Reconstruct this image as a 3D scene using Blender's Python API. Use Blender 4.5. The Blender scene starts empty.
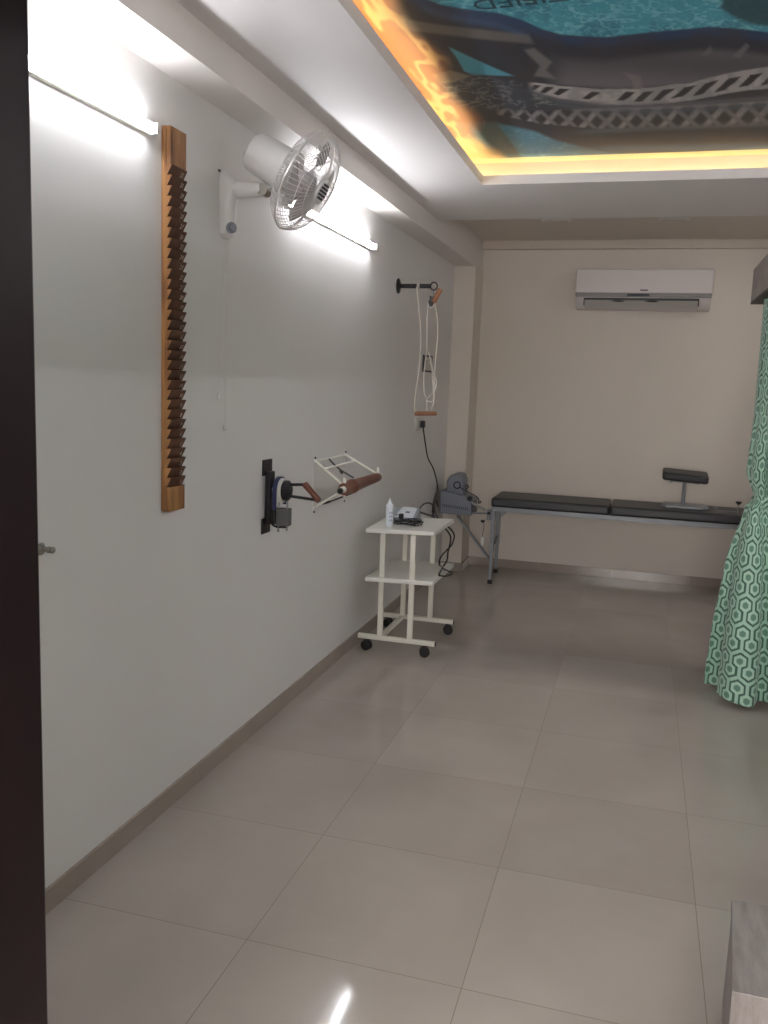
import bpy, bmesh, math, random
import numpy as np
from mathutils import Vector, Matrix
random.seed(7)
S = bpy.context.scene
C = S.collection
PI = math.pi
V = Vector
# ------------------------------------------------------------------ camera
YAW, PIT, ROL, FPX, HC = -0.279307793, -0.145427237, 0.0376356969, 883.267622, 1.52
fw = V((math.sin(YAW)*math.cos(PIT), math.cos(YAW)*math.cos(PIT), math.sin(PIT)))
r0 = fw.cross(V((0, 0, 1))).normalized(); u0 = r0.cross(fw)
cr = math.cos(ROL)*r0 + math.sin(ROL)*u0
cu = -math.sin(ROL)*r0 + math.cos(ROL)*u0
cam_d = bpy.data.cameras.new('camera'); cam = bpy.data.objects.new('camera', cam_d); C.objects.link(cam)
mw = Matrix((cr, cu, -fw)).transposed().to_4x4(); mw.translation = V((0, 0, HC))
cam.matrix_world = mw
cam_d.sensor_fit = 'HORIZONTAL'; cam_d.sensor_width = 36; cam_d.lens = FPX/768*36
cam_d.clip_start = 0.02
S.camera = cam

def on(ax, val, px, py):
    """the point of the real plane (axis ax = val) seen at that place of the photograph"""
    d = (px-384)/FPX*cr - (py-512)/FPX*cu + fw
    o = V((0, 0, HC)); t = (val-o[ax])/d[ax]
    return o + t*d

# ------------------------------------------------------------------ materials
def lin(c): return tuple((x/12.92 if x <= .04045 else ((x+.055)/1.055)**2.4) for x in [v/255 for v in c])
def mat(name, rgb, rough=.5, metal=0, spec=.5, noise=0, nscale=8, coat=0, bump=0, bscale=200, stretch=None, rgb2=None, trans=0, emit=None, estr=0, raw=False):
    m = bpy.data.materials.new(name); m.use_nodes = True; nt = m.node_tree; b = nt.nodes['Principled BSDF']
    c = rgb if raw else lin(rgb)
    b.inputs['Base Color'].default_value = (*c, 1)
    b.inputs['Roughness'].default_value = rough; b.inputs['Metallic'].default_value = metal
    b.inputs['Specular IOR Level'].default_value = spec
    if coat: b.inputs['Coat Weight'].default_value = coat; b.inputs['Coat Roughness'].default_value = .05
    if trans: b.inputs['Transmission Weight'].default_value = trans
    if emit: b.inputs['Emission Color'].default_value = (*emit, 1); b.inputs['Emission Strength'].default_value = estr
    tc = None
    def coords():
        nonlocal tc
        if tc is None:
            tcn = nt.nodes.new('ShaderNodeTexCoord'); mp = nt.nodes.new('ShaderNodeMapping')
            nt.links.new(tcn.outputs['Object'], mp.inputs[0])
            if stretch: mp.inputs['Scale'].default_value = stretch
            tc = mp.outputs[0]
        return tc
    if noise or rgb2:
        n = nt.nodes.new('ShaderNodeTexNoise'); n.inputs['Scale'].default_value = nscale; n.inputs['Detail'].default_value = 5
        nt.links.new(coords(), n.inputs['Vector'])
        rp = nt.nodes.new('ShaderNodeValToRGB')
        c2 = lin(rgb2) if rgb2 else tuple(x*(1+noise) for x in c)
        c1 = c if rgb2 else tuple(x*(1-noise) for x in c)
        rp.color_ramp.elements[0].position = .3; rp.color_ramp.elements[1].position = .7
        rp.color_ramp.elements[0].color = (*c1, 1); rp.color_ramp.elements[1].color = (*c2, 1)
        nt.links.new(n.outputs['Fac'], rp.inputs[0]); nt.links.new(rp.outputs[0], b.inputs['Base Color'])
    if bump:
        n = nt.nodes.new('ShaderNodeTexNoise'); n.inputs['Scale'].default_value = bscale; n.inputs['Detail'].default_value = 3
        nt.links.new(coords(), n.inputs['Vector'])
        bp = nt.nodes.new('ShaderNodeBump'); bp.inputs['Strength'].default_value = bump; bp.inputs['Distance'].default_value = .002
        nt.links.new(n.outputs['Fac'], bp.inputs['Height']); nt.links.new(bp.outputs[0], b.inputs['Normal'])
    return m

M = {}
M['wall'] = mat('wall_paint', (221, 219, 216), .38, spec=.35, noise=.015, nscale=2, bump=.05, bscale=40)
M['wall_back'] = mat('back_wall_paint', (216, 207, 196), .5, spec=.35, noise=.015, nscale=2, bump=.05, bscale=40)
M['beam'] = mat('beam_paint', (224, 219, 214), .5, spec=.3)
M['ceiling'] = mat('ceiling_paint', (226, 222, 220), .5, spec=.3)
M['trim'] = mat('cornice_paint', (206, 196, 182), .55, spec=.3)
M['skirting'] = mat('skirting_tile', (156, 144, 134), .2, spec=.5, noise=.05, nscale=6)
M['door'] = mat('dark_door_laminate', (20, 10, 11), .4, spec=.25, noise=.12, nscale=5, stretch=(6, 6, .6))
M['white_metal'] = mat('white_powder_coat', (222, 218, 206), .4)
M['white_board'] = mat('white_laminate', (224, 222, 214), .35)
M['black'] = mat('black_plastic', (22, 21, 22), .45)
M['black_metal'] = mat('black_painted_steel', (26, 25, 28), .4, spec=.5)
M['rubber'] = mat('black_rubber', (18, 17, 17), .6)
M['steel'] = mat('brushed_steel', (170, 170, 168), .3, metal=.9)
M['chrome'] = mat('chrome_wire', (226, 222, 220), .3, metal=.55)
M['grey_steel'] = mat('grey_hammered_steel', (140, 143, 148), .4, metal=.2, bump=.2, bscale=250)
M['grey_box'] = mat('grey_blue_machine_paint', (124, 128, 138), .45, bump=.15, bscale=250)
M['grey_dark'] = mat('dark_slot', (52, 54, 60), .6)
M['leather'] = mat('charcoal_leatherette', (46, 46, 48), .42, bump=.35, bscale=350)
M['fan'] = mat('white_fan_plastic', (222, 220, 218), .32)
M['blade'] = mat('pale_fan_blade', (196, 190, 192), .25)
M['ac'] = mat('ac_white_plastic', (214, 206, 204), .35)
M['ac_grey'] = mat('ac_grey_strip', (128, 124, 122), .35)
M['ac_vane'] = mat('ac_vane_grey', (186, 182, 176), .45)
M['logo'] = mat('dark_emblem', (84, 72, 82), .5)
M['rope'] = mat('white_cotton_rope', (214, 208, 198), .8, bump=.6, bscale=600)
M['cable'] = mat('black_cable', (20, 19, 19), .45)
M['socket'] = mat('ivory_socket', (206, 204, 196), .4)
M['bottle'] = mat('white_bottle', (226, 232, 240), .35)
M['blue'] = mat('blue_print', (70, 100, 150), .5)
M['navy'] = mat('navy_webbing', (38, 44, 82), .6)
M['unit'] = mat('unit_grey_plastic', (150, 156, 162), .4)
M['unit_white'] = mat('unit_white_panel', (214, 220, 226), .35)
M['wood_light'] = mat('orange_brown_grip', (158, 106, 70), .45, rgb2=(132, 84, 54), nscale=12, stretch=(1, 1, 6))
M['wood_roll'] = mat('dark_roller_wood', (112, 66, 46), .4, rgb2=(88, 48, 34), nscale=10, stretch=(5, 1, 5))
M['block'] = mat('grey_friction_block', (92, 92, 90), .5)
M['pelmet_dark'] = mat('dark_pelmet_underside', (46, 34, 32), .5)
M['foot_white'] = mat('white_glide', (205, 200, 195), .5)
M['bead'] = mat('clear_bead', (214, 214, 212), .25)
M['knob_metal'] = mat('satin_nickel', (150, 146, 138), .3, metal=.85)

def wood_ladder():
    m = mat('ladder_wood', (196, 138, 70), .42)
    nt = m.node_tree; b = nt.nodes['Principled BSDF']
    tc = nt.nodes.new('ShaderNodeTexCoord'); mp = nt.nodes.new('ShaderNodeMapping'); mp.inputs['Scale'].default_value = (14, 9, 1.1)
    n = nt.nodes.new('ShaderNodeTexNoise'); n.inputs['Scale'].default_value = 3; n.inputs['Detail'].default_value = 6; n.inputs['Distortion'].default_value = .6
    rp = nt.nodes.new('ShaderNodeValToRGB'); e = rp.color_ramp.elements
    e[0].position = .3; e[0].color = (*lin((98, 66, 44)), 1); e[1].position = .62; e[1].color = (*lin((180, 132, 82)), 1)
    x = e.new(.45); x.color = (*lin((148, 102, 62)), 1)
    nt.links.new(tc.outputs['Object'], mp.inputs[0]); nt.links.new(mp.outputs[0], n.inputs['Vector'])
    nt.links.new(n.outputs['Fac'], rp.inputs[0]); nt.links.new(rp.outputs[0], b.inputs['Base Color'])
    return m
M['ladder'] = wood_ladder()
M['ladder_dark'] = mat('ladder_notch_wood', (104, 68, 48), .5, rgb2=(80, 50, 36), nscale=20)

def laminate(name, a, b_):
    m = mat(name, a, .45); nt = m.node_tree; b = nt.nodes['Principled BSDF']
    tc = nt.nodes.new('ShaderNodeTexCoord'); mp = nt.nodes.new('ShaderNodeMapping'); mp.inputs['Scale'].default_value = (9, 1.4, 2)
    n = nt.nodes.new('ShaderNodeTexNoise'); n.inputs['Scale'].default_value = 4; n.inputs['Detail'].default_value = 7; n.inputs['Roughness'].default_value = .65
    rp = nt.nodes.new('ShaderNodeValToRGB'); e = rp.color_ramp.elements
    e[0].position = .3; e[0].color = (*lin(b_), 1); e[1].position = .65; e[1].color = (*lin(a), 1)
    nt.links.new(tc.outputs['Object'], mp.inputs[0]); nt.links.new(mp.outputs[0], n.inputs['Vector'])
    nt.links.new(n.outputs['Fac'], rp.inputs[0]); nt.links.new(rp.outputs[0], b.inputs['Base Color'])
    return m
M['laminate'] = laminate('grey_wood_laminate', (148, 141, 138), (118, 110, 107))
M['laminate_pelmet'] = laminate('grey_wood_pelmet', (150, 142, 136), (120, 112, 106))

FLX, FLY = (-1.516+2.30)/2, (-.40-1.6+7.38+.12)/2     # centre of the floor slab
def floor_mat():
    m = mat('vitrified_floor_tile', (150, 142, 130), .13, spec=.55); nt = m.node_tree; b = nt.nodes['Principled BSDF']
    N = nt.nodes.new; Lk = nt.links.new
    tc = N('ShaderNodeTexCoord'); sp = N('ShaderNodeSeparateXYZ'); Lk(tc.outputs['Object'], sp.inputs[0])
    def ma(op, a, b2=None, c=None):
        n = N('ShaderNodeMath'); n.operation = op
        for i, v in enumerate((a, b2, c)):
            if v is None: continue
            if isinstance(v, (int, float)): n.inputs[i].default_value = v
            else: Lk(v, n.inputs[i])
        return n.outputs[0]
    def joint(o, off, size):
        p = ma('DIVIDE', ma('SUBTRACT', o, off), size)
        d = ma('ABSOLUTE', ma('SUBTRACT', p, ma('ROUND', p)))
        return ma('LESS_THAN', d, .0019), ma('FLOOR', p)
    jx, ix = joint(sp.outputs[0], -.3325-FLX, .5965)
    jy, iy = joint(sp.outputs[1], 2.041-FLY, .6015)
    j = ma('MAXIMUM', jx, jy)
    cmb = N('ShaderNodeCombineXYZ'); Lk(ix, cmb.inputs[0]); Lk(iy, cmb.inputs[1])
    wn = N('ShaderNodeTexWhiteNoise'); wn.noise_dimensions = '2D'; Lk(cmb.outputs[0], wn.inputs['Vector'])
    n = N('ShaderNodeTexNoise'); n.inputs['Scale'].default_value = 2.2; n.inputs['Detail'].default_value = 6
    Lk(tc.outputs['Object'], n.inputs['Vector'])
    f = ma('ADD', ma('MULTIPLY', n.outputs['Fac'], .8), ma('MULTIPLY', wn.outputs['Value'], .22))
    rp = N('ShaderNodeValToRGB'); e = rp.color_ramp.elements
    e[0].position = .25; e[0].color = (*lin((158, 148, 140)), 1); e[1].position = .75; e[1].color = (*lin((176, 166, 158)), 1)
    Lk(f, rp.inputs[0])
    mx = N('ShaderNodeMix'); mx.data_type = 'RGBA'; Lk(j, mx.inputs[0]); Lk(rp.outputs[0], mx.inputs[6]); mx.inputs[7].default_value = (*lin((112, 103, 95)), 1)
    Lk(mx.outputs[2], b.inputs['Base Color'])
    Lk(ma('ADD', ma('MULTIPLY', j, .5), .07), b.inputs['Roughness'])
    n2 = N('ShaderNodeTexNoise'); n2.inputs['Scale'].default_value = 3.5; n2.inputs['Detail'].default_value = 1
    Lk(tc.outputs['Object'], n2.inputs['Vector'])
    bp = N('ShaderNodeBump'); bp.inputs['Strength'].default_value = .06; bp.inputs['Distance'].default_value = .004
    Lk(n2.outputs['Fac'], bp.inputs['Height']); Lk(bp.outputs[0], b.inputs['Normal'])
    return m
M['floor'] = floor_mat()

def emis(name, rgb, s):
    m = bpy.data.materials.new(name); m.use_nodes = True; b = m.node_tree.nodes['Principled BSDF']
    b.inputs['Base Color'].default_value = (.8, .8, .8, 1); b.inputs['Emission Color'].default_value = (*rgb, 1); b.inputs['Emission Strength'].default_value = s
    return m
FILL_PAN_S = 6
FILL_WIN_S = 7.5
TUBE_S, WARM_S, CUB_S = 19, 9, 19
M['tube'] = emis('cool_led_diffuser', (.93, .94, 1.0), TUBE_S)
M['tube_cubicle'] = emis('cubicle_led_diffuser', (.95, .94, 1.0), CUB_S)
M['warm'] = emis('warm_led_strip', (1.0, .78, .44), WARM_S)

def vcol_mat(name, rough, sheen=0, coat=0):
    m = bpy.data.materials.new(name); m.use_nodes = True; nt = m.node_tree; b = nt.nodes['Principled BSDF']
    a = nt.nodes.new('ShaderNodeVertexColor'); a.layer_name = 'Col'
    nt.links.new(a.outputs[0], b.inputs['Base Color']); b.inputs['Roughness'].default_value = rough
    if coat: b.inputs['Coat Weight'].default_value = coat; b.inputs['Coat Roughness'].default_value = .08
    if sheen: b.inputs['Sheen Weight'].default_value = sheen
    return m
M['mural'] = vcol_mat('printed_stretch_ceiling', .5)
M['curtain'] = vcol_mat('green_hexagon_fabric', .6, sheen=.2)

# ------------------------------------------------------------------ mesh builder
def worg(o):
    p = V((0, 0, 0))
    while o is not None: p += o.location; o = o.parent
    return p
class MB:
    def __init__(s): s.v = []; s.f = []; s.m = []; s.cur = 0
    def _add(s, vs, fs):
        k = len(s.v); s.v += [V(p) for p in vs]; s.f += [[i+k for i in f] for f in fs]; s.m += [s.cur]*len(fs)
    def box(s, c, d, R=None):
        c = V(c); h = [x/2 for x in d]; vs = []
        for z in (-1, 1):
            for y in (-1, 1):
                for x in (-1, 1):
                    p = V((x*h[0], y*h[1], z*h[2])); p = R @ p if R else p; vs.append(c+p)
        s._add(vs, [(0, 2, 3, 1), (4, 5, 7, 6), (0, 1, 5, 4), (2, 6, 7, 3), (0, 4, 6, 2), (1, 3, 7, 5)]); return s
    def bb(s, x0, x1, y0, y1, z0, z1): return s.box(((x0+x1)/2, (y0+y1)/2, (z0+z1)/2), (x1-x0, y1-y0, z1-z0))
    def beam(s, p, q, w, h, up=(0, 0, 1)):
        p, q = V(p), V(q); a = (q-p).normalized(); u = V(up)
        if abs(a.dot(u)) > .98: u = V((0, 1, 0))
        r = a.cross(u).normalized(); u = r.cross(a)
        R = Matrix((r, a, u)).transposed()
        return s.box((p+q)/2, (w, (q-p).length, h), R)
    def lathe(s, o, axis, prof, n=24, caps=True):
        o = V(o); a = V(axis).normalized(); t = V((0, 0, 1)) if abs(a.z) < .9 else V((1, 0, 0))
        x = a.cross(t).normalized(); y = a.cross(x)
        vs = []
        for h, r in prof:
            for i in range(n):
                g = 2*PI*i/n; vs.append(o + a*h + (x*math.cos(g)+y*math.sin(g))*max(r, 1e-5))
        fs = []
        for j in range(len(prof)-1):
            for i in range(n): fs.append((j*n+i, j*n+(i+1) % n, (j+1)*n+(i+1) % n, (j+1)*n+i))
        if caps: fs.append(list(range(n))[::-1]); fs.append([(len(prof)-1)*n+i for i in range(n)])
        s._add(vs, fs); return s
    def cyl(s, p, q, r, r2=None, n=20):
        p, q = V(p), V(q); return s.lathe(p, q-p, [(0, r), ((q-p).length, r if r2 is None else r2)], n)
    def tube(s, pts, r, n=8, closed=False, smooth=0):
        pts = [V(p) for p in pts]
        if smooth:
            out = []; N_ = len(pts); rng = range(N_) if closed else range(N_-1)
            for i in rng:
                g = (lambda k: pts[k % N_]) if closed else (lambda k: pts[min(max(k, 0), N_-1)])
                a, b, c, d = g(i-1), g(i), g(i+1), g(i+2)
                for k in range(smooth):
                    t = k/smooth; out.append(.5*((2*b)+(c-a)*t+(2*a-5*b+4*c-d)*t*t+(3*b-a-3*c+d)*t**3))
            if not closed: out.append(pts[-1])
            pts = out
        N_ = len(pts); vs = []; prev = None
        for i, p in enumerate(pts):
            if closed: d = pts[(i+1) % N_]-pts[i-1]
            else: d = pts[min(i+1, N_-1)]-pts[max(i-1, 0)]
            d = d.normalized() if d.length > 1e-9 else V((0, 0, 1))
            if prev is None:
                t = V((0, 0, 1)) if abs(d.z) < .9 else V((1, 0, 0)); x = d.cross(t).normalized()
            else:
                x = prev - d*prev.dot(d); x = x.normalized() if x.length > 1e-9 else prev
            prev = x; y = d.cross(x)
            for k in range(n):
                g = 2*PI*k/n; vs.append(p+(x*math.cos(g)+y*math.sin(g))*r)
        fs = []
        for i in range(N_ if closed else N_-1):
            for k in range(n): fs.append((i*n+k, i*n+(k+1) % n, ((i+1) % N_)*n+(k+1) % n, ((i+1) % N_)*n+k))
        if not closed: fs.append(list(range(n))[::-1]); fs.append([(N_-1)*n+k for k in range(n)])
        s._add(vs, fs); return s
    def ring(s, c, axis, R, r, n=32, m=8, a0=0, a1=2*PI):
        c = V(c); a = V(axis).normalized(); t = V((0, 0, 1)) if abs(a.z) < .9 else V((1, 0, 0))
        x = a.cross(t).normalized(); y = a.cross(x); full = abs(a1-a0-2*PI) < 1e-6
        k = n if full else n+1
        return s.tube([c+(x*math.cos(a0+(a1-a0)*i/n)+y*math.sin(a0+(a1-a0)*i/n))*R for i in range(k)], r, m, closed=full)
    def prism(s, poly, ext):
        """poly: 3D points in a plane, extruded by vector ext"""
        n = len(poly); e = V(ext); vs = [V(p) for p in poly]+[V(p)+e for p in poly]
        fs = [list(range(n))[::-1], [n+i for i in range(n)]]+[(i, (i+1) % n, n+(i+1) % n, n+i) for i in range(n)]
        s._add(vs, fs); return s
    def _paint_front(s):
        s.m[-len(s.f)+1:] = [1]*(len(s.f)-1); s.m[0] = 0; return s
    def build(s, name, m, parent=None, bevel=0, seg=2, sharp=35, label=None, smooth=True):
        me = bpy.data.meshes.new(name); o = bpy.data.objects.new(name, me); C.objects.link(o)
        if parent is not None: o.parent = parent; org = worg(parent)
        else:
            xs = [p.x for p in s.v]; ys = [p.y for p in s.v]; zs = [p.z for p in s.v]
            org = V(((min(xs)+max(xs))/2, (min(ys)+max(ys))/2, min(zs))); o.location = org
        me.from_pydata([tuple(p-org) for p in s.v], [], s.f)
        bm = bmesh.new(); bm.from_mesh(me); bmesh.ops.recalc_face_normals(bm, faces=bm.faces); bm.to_mesh(me); bm.free()
        for x in (m if isinstance(m, (list, tuple)) else [m]): me.materials.append(M[x])
        for i, p in enumerate(me.polygons): p.material_index = s.m[i] if i < len(s.m) else 0; p.use_smooth = smooth
        if smooth: me.set_sharp_from_angle(angle=math.radians(sharp))
        if bevel:
            b = o.modifiers.new('bevel', 'BEVEL'); b.width = bevel; b.segments = seg; b.limit_method = 'ANGLE'; b.angle_limit = math.radians(40)
            b.harden_normals = False
        if label: o['label'] = label
        return o
def tag(o, label, cat, group=None):
    o['label'] = label; o['category'] = cat
    if group: o['group'] = group
    return o
def thing(name, loc, label, cat, group=None):
    o = bpy.data.objects.new(name, None); C.objects.link(o); o.location = V(loc); o.empty_display_size = .1
    return tag(o, label, cat, group)
def struct(o, label, cat='structure'):
    o['kind'] = 'structure'; o['label'] = label; o['category'] = cat; return o

# ------------------------------------------------------------------ room shell
XL, XR, YF, YB = -1.516, 2.30, -.40, 7.38
ZC, ZP, XB = 2.69, 2.565, -1.356          # true ceiling, dropped panel, beam face
YP = 7.05
struct(MB().bb(XL-.12, XR+.12, YF-1.6, YB+.12, -.1, 0).build('floor', 'floor', smooth=False), 'glossy beige vitrified tile floor with thin dark joints', 'floor')
struct(MB().bb(XL-.12, XL, YF-1.6, YB+.12, 0, 2.9).build('wall_left', 'wall', smooth=False), 'long off-white wall carrying the two tube lights', 'wall')
struct(MB().bb(XL, XR+.12, YB, YB+.12, 0, 2.9).build('wall_back', 'wall_back', smooth=False), 'cream end wall behind the air conditioner', 'wall')
struct(MB().bb(XR, XR+.12, YF-1.6, YB, 0, 2.9).build('wall_right', 'wall', smooth=False), 'off-white wall of the curtained cubicles', 'wall')
DX0, DX1 = -.50, .52
mb = MB(); mb.bb(XL, DX0-.05, YF-.12, YF, 0, 2.9); mb.bb(DX1+.05, XR, YF-.12, YF, 0, 2.9); mb.bb(DX0-.05, DX1+.05, YF-.12, YF, 2.15, 2.9)
struct(mb.build('wall_front', 'wall', smooth=False), 'off-white wall around the entrance door', 'wall')
# corridor end behind the entrance
struct(MB().bb(XL, XR, YF-1.72, YF-1.6, 0, 2.9).build('wall_corridor', 'wall', smooth=False), 'off-white corridor wall outside the entrance door', 'wall')
# ceiling slab above everything
struct(MB().bb(XL-.12, XR+.12, YF-1.72, YB+.12, 2.9, 3.0).build('ceiling', 'ceiling', smooth=False), 'concrete ceiling slab', 'ceiling')
# dropped ceiling with tray opening
TX0, TX1, TY0, TY1 = -.90, 1.75, .35, 4.775
PE = 5.745
mb = MB()
mb.bb(XB, TX0, YF-1.6, PE, ZP, ZP+.012); mb.bb(TX1, XR, YF-1.6, PE, ZP, ZP+.012)
mb.bb(TX0, TX1, YF-1.6, TY0, ZP, ZP+.012); mb.bb(TX0, TX1, TY1, PE, ZP, ZP+.012)
L = .012; ZL = 2.612
ZQ = ZP+.012; mb.bb(TX0-L, TX0, TY0-L, TY1+L, ZQ, ZL); mb.bb(TX1, TX1+L, TY0-L, TY1+L, ZQ, ZL)
mb.bb(TX0, TX1, TY0-L, TY0, ZQ, ZL); mb.bb(TX0, TX1, TY1, TY1+L, ZQ, ZL)
mb.bb(XB, XR, PE-.012, PE, ZQ, ZC+.01)
struct(mb.build('trim_1', 'ceiling', smooth=False), 'dropped white gypsum ceiling panel around the printed tray', 'ceiling panel')
CW = .075
mb = MB()
mb.bb(TX0-CW-.01, TX0-CW, TY0-CW, TY1+CW, ZP+.012, ZC+.012); mb.bb(TX1+CW, TX1+CW+.01, TY0-CW, TY1+CW, ZP+.012, ZC+.012)
mb.bb(TX0-CW, TX1+CW, TY0-CW-.01, TY0-CW, ZP+.012, ZC+.012); mb.bb(TX0-CW, TX1+CW, TY1+CW, TY1+CW+.01, ZP+.012, ZC+.012)
struct(mb.build('trim_2', 'trim', smooth=False), 'cream cove wall hidden behind the tray lip', 'cove')
struct(MB().bb(XB, XR, PE-.012, YB, ZC, ZC+.03).build('trim_3', 'wall_back', smooth=False), 'higher cream ceiling strip in front of the end wall', 'ceiling panel')
struct(MB().bb(XL, XB, YF-1.6, YB, 2.452, 2.9).build('trim_4', 'beam', smooth=False), 'white beam running along the left wall', 'beam')
struct(MB().bb(XL, -1.346, YP, YB, 0, 2.452).build('trim_5', 'wall_back', smooth=False), 'cream corner pillar under the beam', 'pillar')
mb = MB(); mb.bb(XB, XR, YB-.05, YB, 2.622, ZC); mb.bb(XB, XR, YB-.058, YB, 2.682, ZC)
struct(mb.build('trim_6', 'trim', bevel=.003), 'cream cornice strip along the top of the end wall', 'cornice')
# skirting
BH = .072
mb = MB(); mb.bb(XL, XL+.010, YF, YP, 0, BH)
struct(mb.build('baseboard_left', 'skirting', bevel=.002), 'grey-beige tile skirting along the left wall', 'baseboard')
mb = MB(); x = -1.346
while x < XR-.01:
    x2 = min(x+.60, XR); mb.bb(x+.0008, x2-.0008, YB-.010, YB, 0, BH); x = x2
struct(mb.build('baseboard_back', 'skirting', bevel=.0015), 'grey-beige tile skirting under the end wall', 'baseboard')
mb = MB(); mb.bb(XL, -1.336, YP-.010, YP, 0, BH); mb.bb(-1.346, -1.336, YP, YB-.011, 0, BH)
struct(mb.build('baseboard_pillar', 'skirting', bevel=.0015), 'grey-beige tile skirting round the corner pillar', 'baseboard')
struct(MB().bb(XR-.010, XR, YF, YB-.011, 0, BH).build('baseboard_right', 'skirting'), 'grey-beige tile skirting along the right wall', 'baseboard')
# entrance door, open towards the left wall
dr = bpy.data.objects.new('door_1', None); C.objects.link(dr); dr.location = (DX0, YF, 0); struct(dr, 'dark brown entrance door standing open at the left edge', 'door')
pe = on(1, .6, 40, 547)
ex = pe.x
leafR = Matrix.Rotation(math.atan2(-(ex-.0-DX0-.02), 1.0), 3, 'Z')
mb = MB(); mb.prism([V((DX0-.042, YF+.0, .012)), V((DX0-.0, YF+.0, .012)), V((ex, .6, .012)), V((ex-.042, .6, .012))], (0, 0, 2.11))
mb.build('door_leaf', 'door', dr, bevel=.003)
mb = MB(); mb.bb(DX0-.10, DX0-.048, YF-.14, YF+.012, 0, 2.2); mb.bb(DX1, DX1+.05, YF-.14, YF+.012, 0, 2.2); mb.bb(DX0-.10, DX1+.05, YF-.14, YF+.012, 2.14, 2.2)
mb.build('door_frame', 'door', dr, bevel=.003)
for z in (.3, 1.1, 1.9): MB().cyl((DX0-.044, YF+.006, z-.05), (DX0-.044, YF+.006, z+.05), .007).build('hinge', 'steel', dr)

# door stopper on the left wall
q = on(0, XL+.002, 41, 549)
t = thing('door_stopper', (XL, q.y, q.z), 'small satin metal door stopper on the left wall beside the dark door', 'door stopper')
a = (1, 0, 0)
MB().lathe((XL, q.y, q.z), a, [(0, .017), (.004, .017), (.008, .013), (.012, .008)], 24).build('flange', 'knob_metal', t)
MB().lathe((XL+.010, q.y, q.z), a, [(0, .0065), (.012, .0065), (.014, .009), (.018, .009), (.020, .006), (.024, .009), (.030, .009), (.034, .005)], 20).build('stem', 'knob_metal', t)

# ------------------------------------------------------------------ tube lights
def tube_light(y0, y1, x, z, side, mat_name, label, group=None):
    t = thing('tube_light', (x, (y0+y1)/2, z), label, 'tube light', group)
    xs = sorted((x, x+side*.022)); MB().bb(xs[0], xs[1], y0+.006, y1-.006, z-.016, z+.016).build('housing', 'white_metal', t, bevel=.002)
    mb = MB(); prof = []
    for i in range(13):
        g = -PI/2+PI*i/12; prof.append(V((x+side*(.0225+.020*math.cos(g)), y0+.012, z+.0155*math.sin(g))))
    mb.prism(prof, (0, y1-y0-.024, 0)).build('diffuser', mat_name, t)
    for y in (y0, y1-.012): MB().bb(min(x, x+side*.045), max(x, x+side*.045), y, y+.012, z-.017, z+.017).build('end_cap', 'white_board', t, bevel=.003)
tube_light(1.29, 2.505, XL, 2.254, 1, 'tube', 'glowing white tube light beside the dark door, above the ladder side')
tube_light(3.56, 4.80, XL, 2.256, 1, 'tube', 'glowing white tube light behind the wall fan')
tube_light(1.9, 3.1, XR, 2.42, -1, 'tube_cubicle', 'white tube light on the right wall inside the cubicle')
tube_light(3.5, 4.7, XR, 2.42, -1, 'tube_cubicle', 'white tube light on the right wall behind the green curtain')
for i, (p, q, lb) in enumerate((((TX0-.048, TY0), (TX0-.048, TY1), 'left'), ((TX0-.04, TY1+.048), (TX1+.04, TY1+.048), 'far'), ((TX1+.048, TY0), (TX1+.048, TY1), 'right'), ((TX0-.04, TY0-.048), (TX1+.04, TY0-.048), 'near'))):
    o = MB().bb(min(p[0], q[0])-.005, max(p[0], q[0])+.005, min(p[1], q[1])-.005, max(p[1], q[1])+.005, ZP+.012, ZP+.016).build('led_strip', 'warm', smooth=False)
    tag(o, 'warm glowing strip hidden in the %s edge of the ceiling tray' % lb, 'light strip')
def ceil_fill(x, y, label, ZP=ZP, m='fill_panel_light'):
    t = thing('fill_panel', (x, y, ZP), label, 'ceiling light')
    MB().bb(x-.30, x+.30, y-.30, y+.30, ZP-.010, ZP).build('frame', 'white_board', t, bevel=.002)
    MB().bb(x-.285, x+.285, y-.285, y+.285, ZP-.0115, ZP-.0101).build('diffuser', m, t)
M['fill_panel_light'] = emis('fill_panel_diffuser', (1.0, .93, .84), FILL_PAN_S)  # unseen panels added near the camera and corridor to brighten the room
ceil_fill(0, -1.2, 'added unseen fill panel in the corridor outside the door')
ceil_fill(1.0, -.02, 'added unseen fill panel just inside the entrance')
M['fill_panel_rear'] = emis('rear_fill_diffuser', (1.0, .96, .92), 3.5)  # out-of-view panel added to lift the end wall
ceil_fill(1.55, 6.35, 'added unseen fill panel over the right end of the traction bed', ZC, 'fill_panel_rear')
w1 = bpy.data.objects.new('fill_window_1', None); C.objects.link(w1); w1.location = (0, YF-1.6, .8); struct(w1, 'added unseen glowing daylight window at the end of the corridor', 'window')
M['fill'] = emis('fill_window_glow', (1.0, .96, .95), FILL_WIN_S)  # glowing pane added behind the camera as frontal fill for the end wall
MB().bb(-.95, .95, YF-1.6, YF-1.575, .8, 2.35).build('fill_pane', 'fill', w1, smooth=False)
mb = MB()
for x in (-1.0, -.025, .95): mb.bb(x, x+.05, YF-1.6, YF-1.56, .75, 2.4)
mb.bb(-1.0, 1.0, YF-1.6, YF-1.561, .75, .80); mb.bb(-1.0, 1.0, YF-1.6, YF-1.561, 2.35, 2.40); mb.build('fill_window_frame', 'white_metal', w1)
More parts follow.
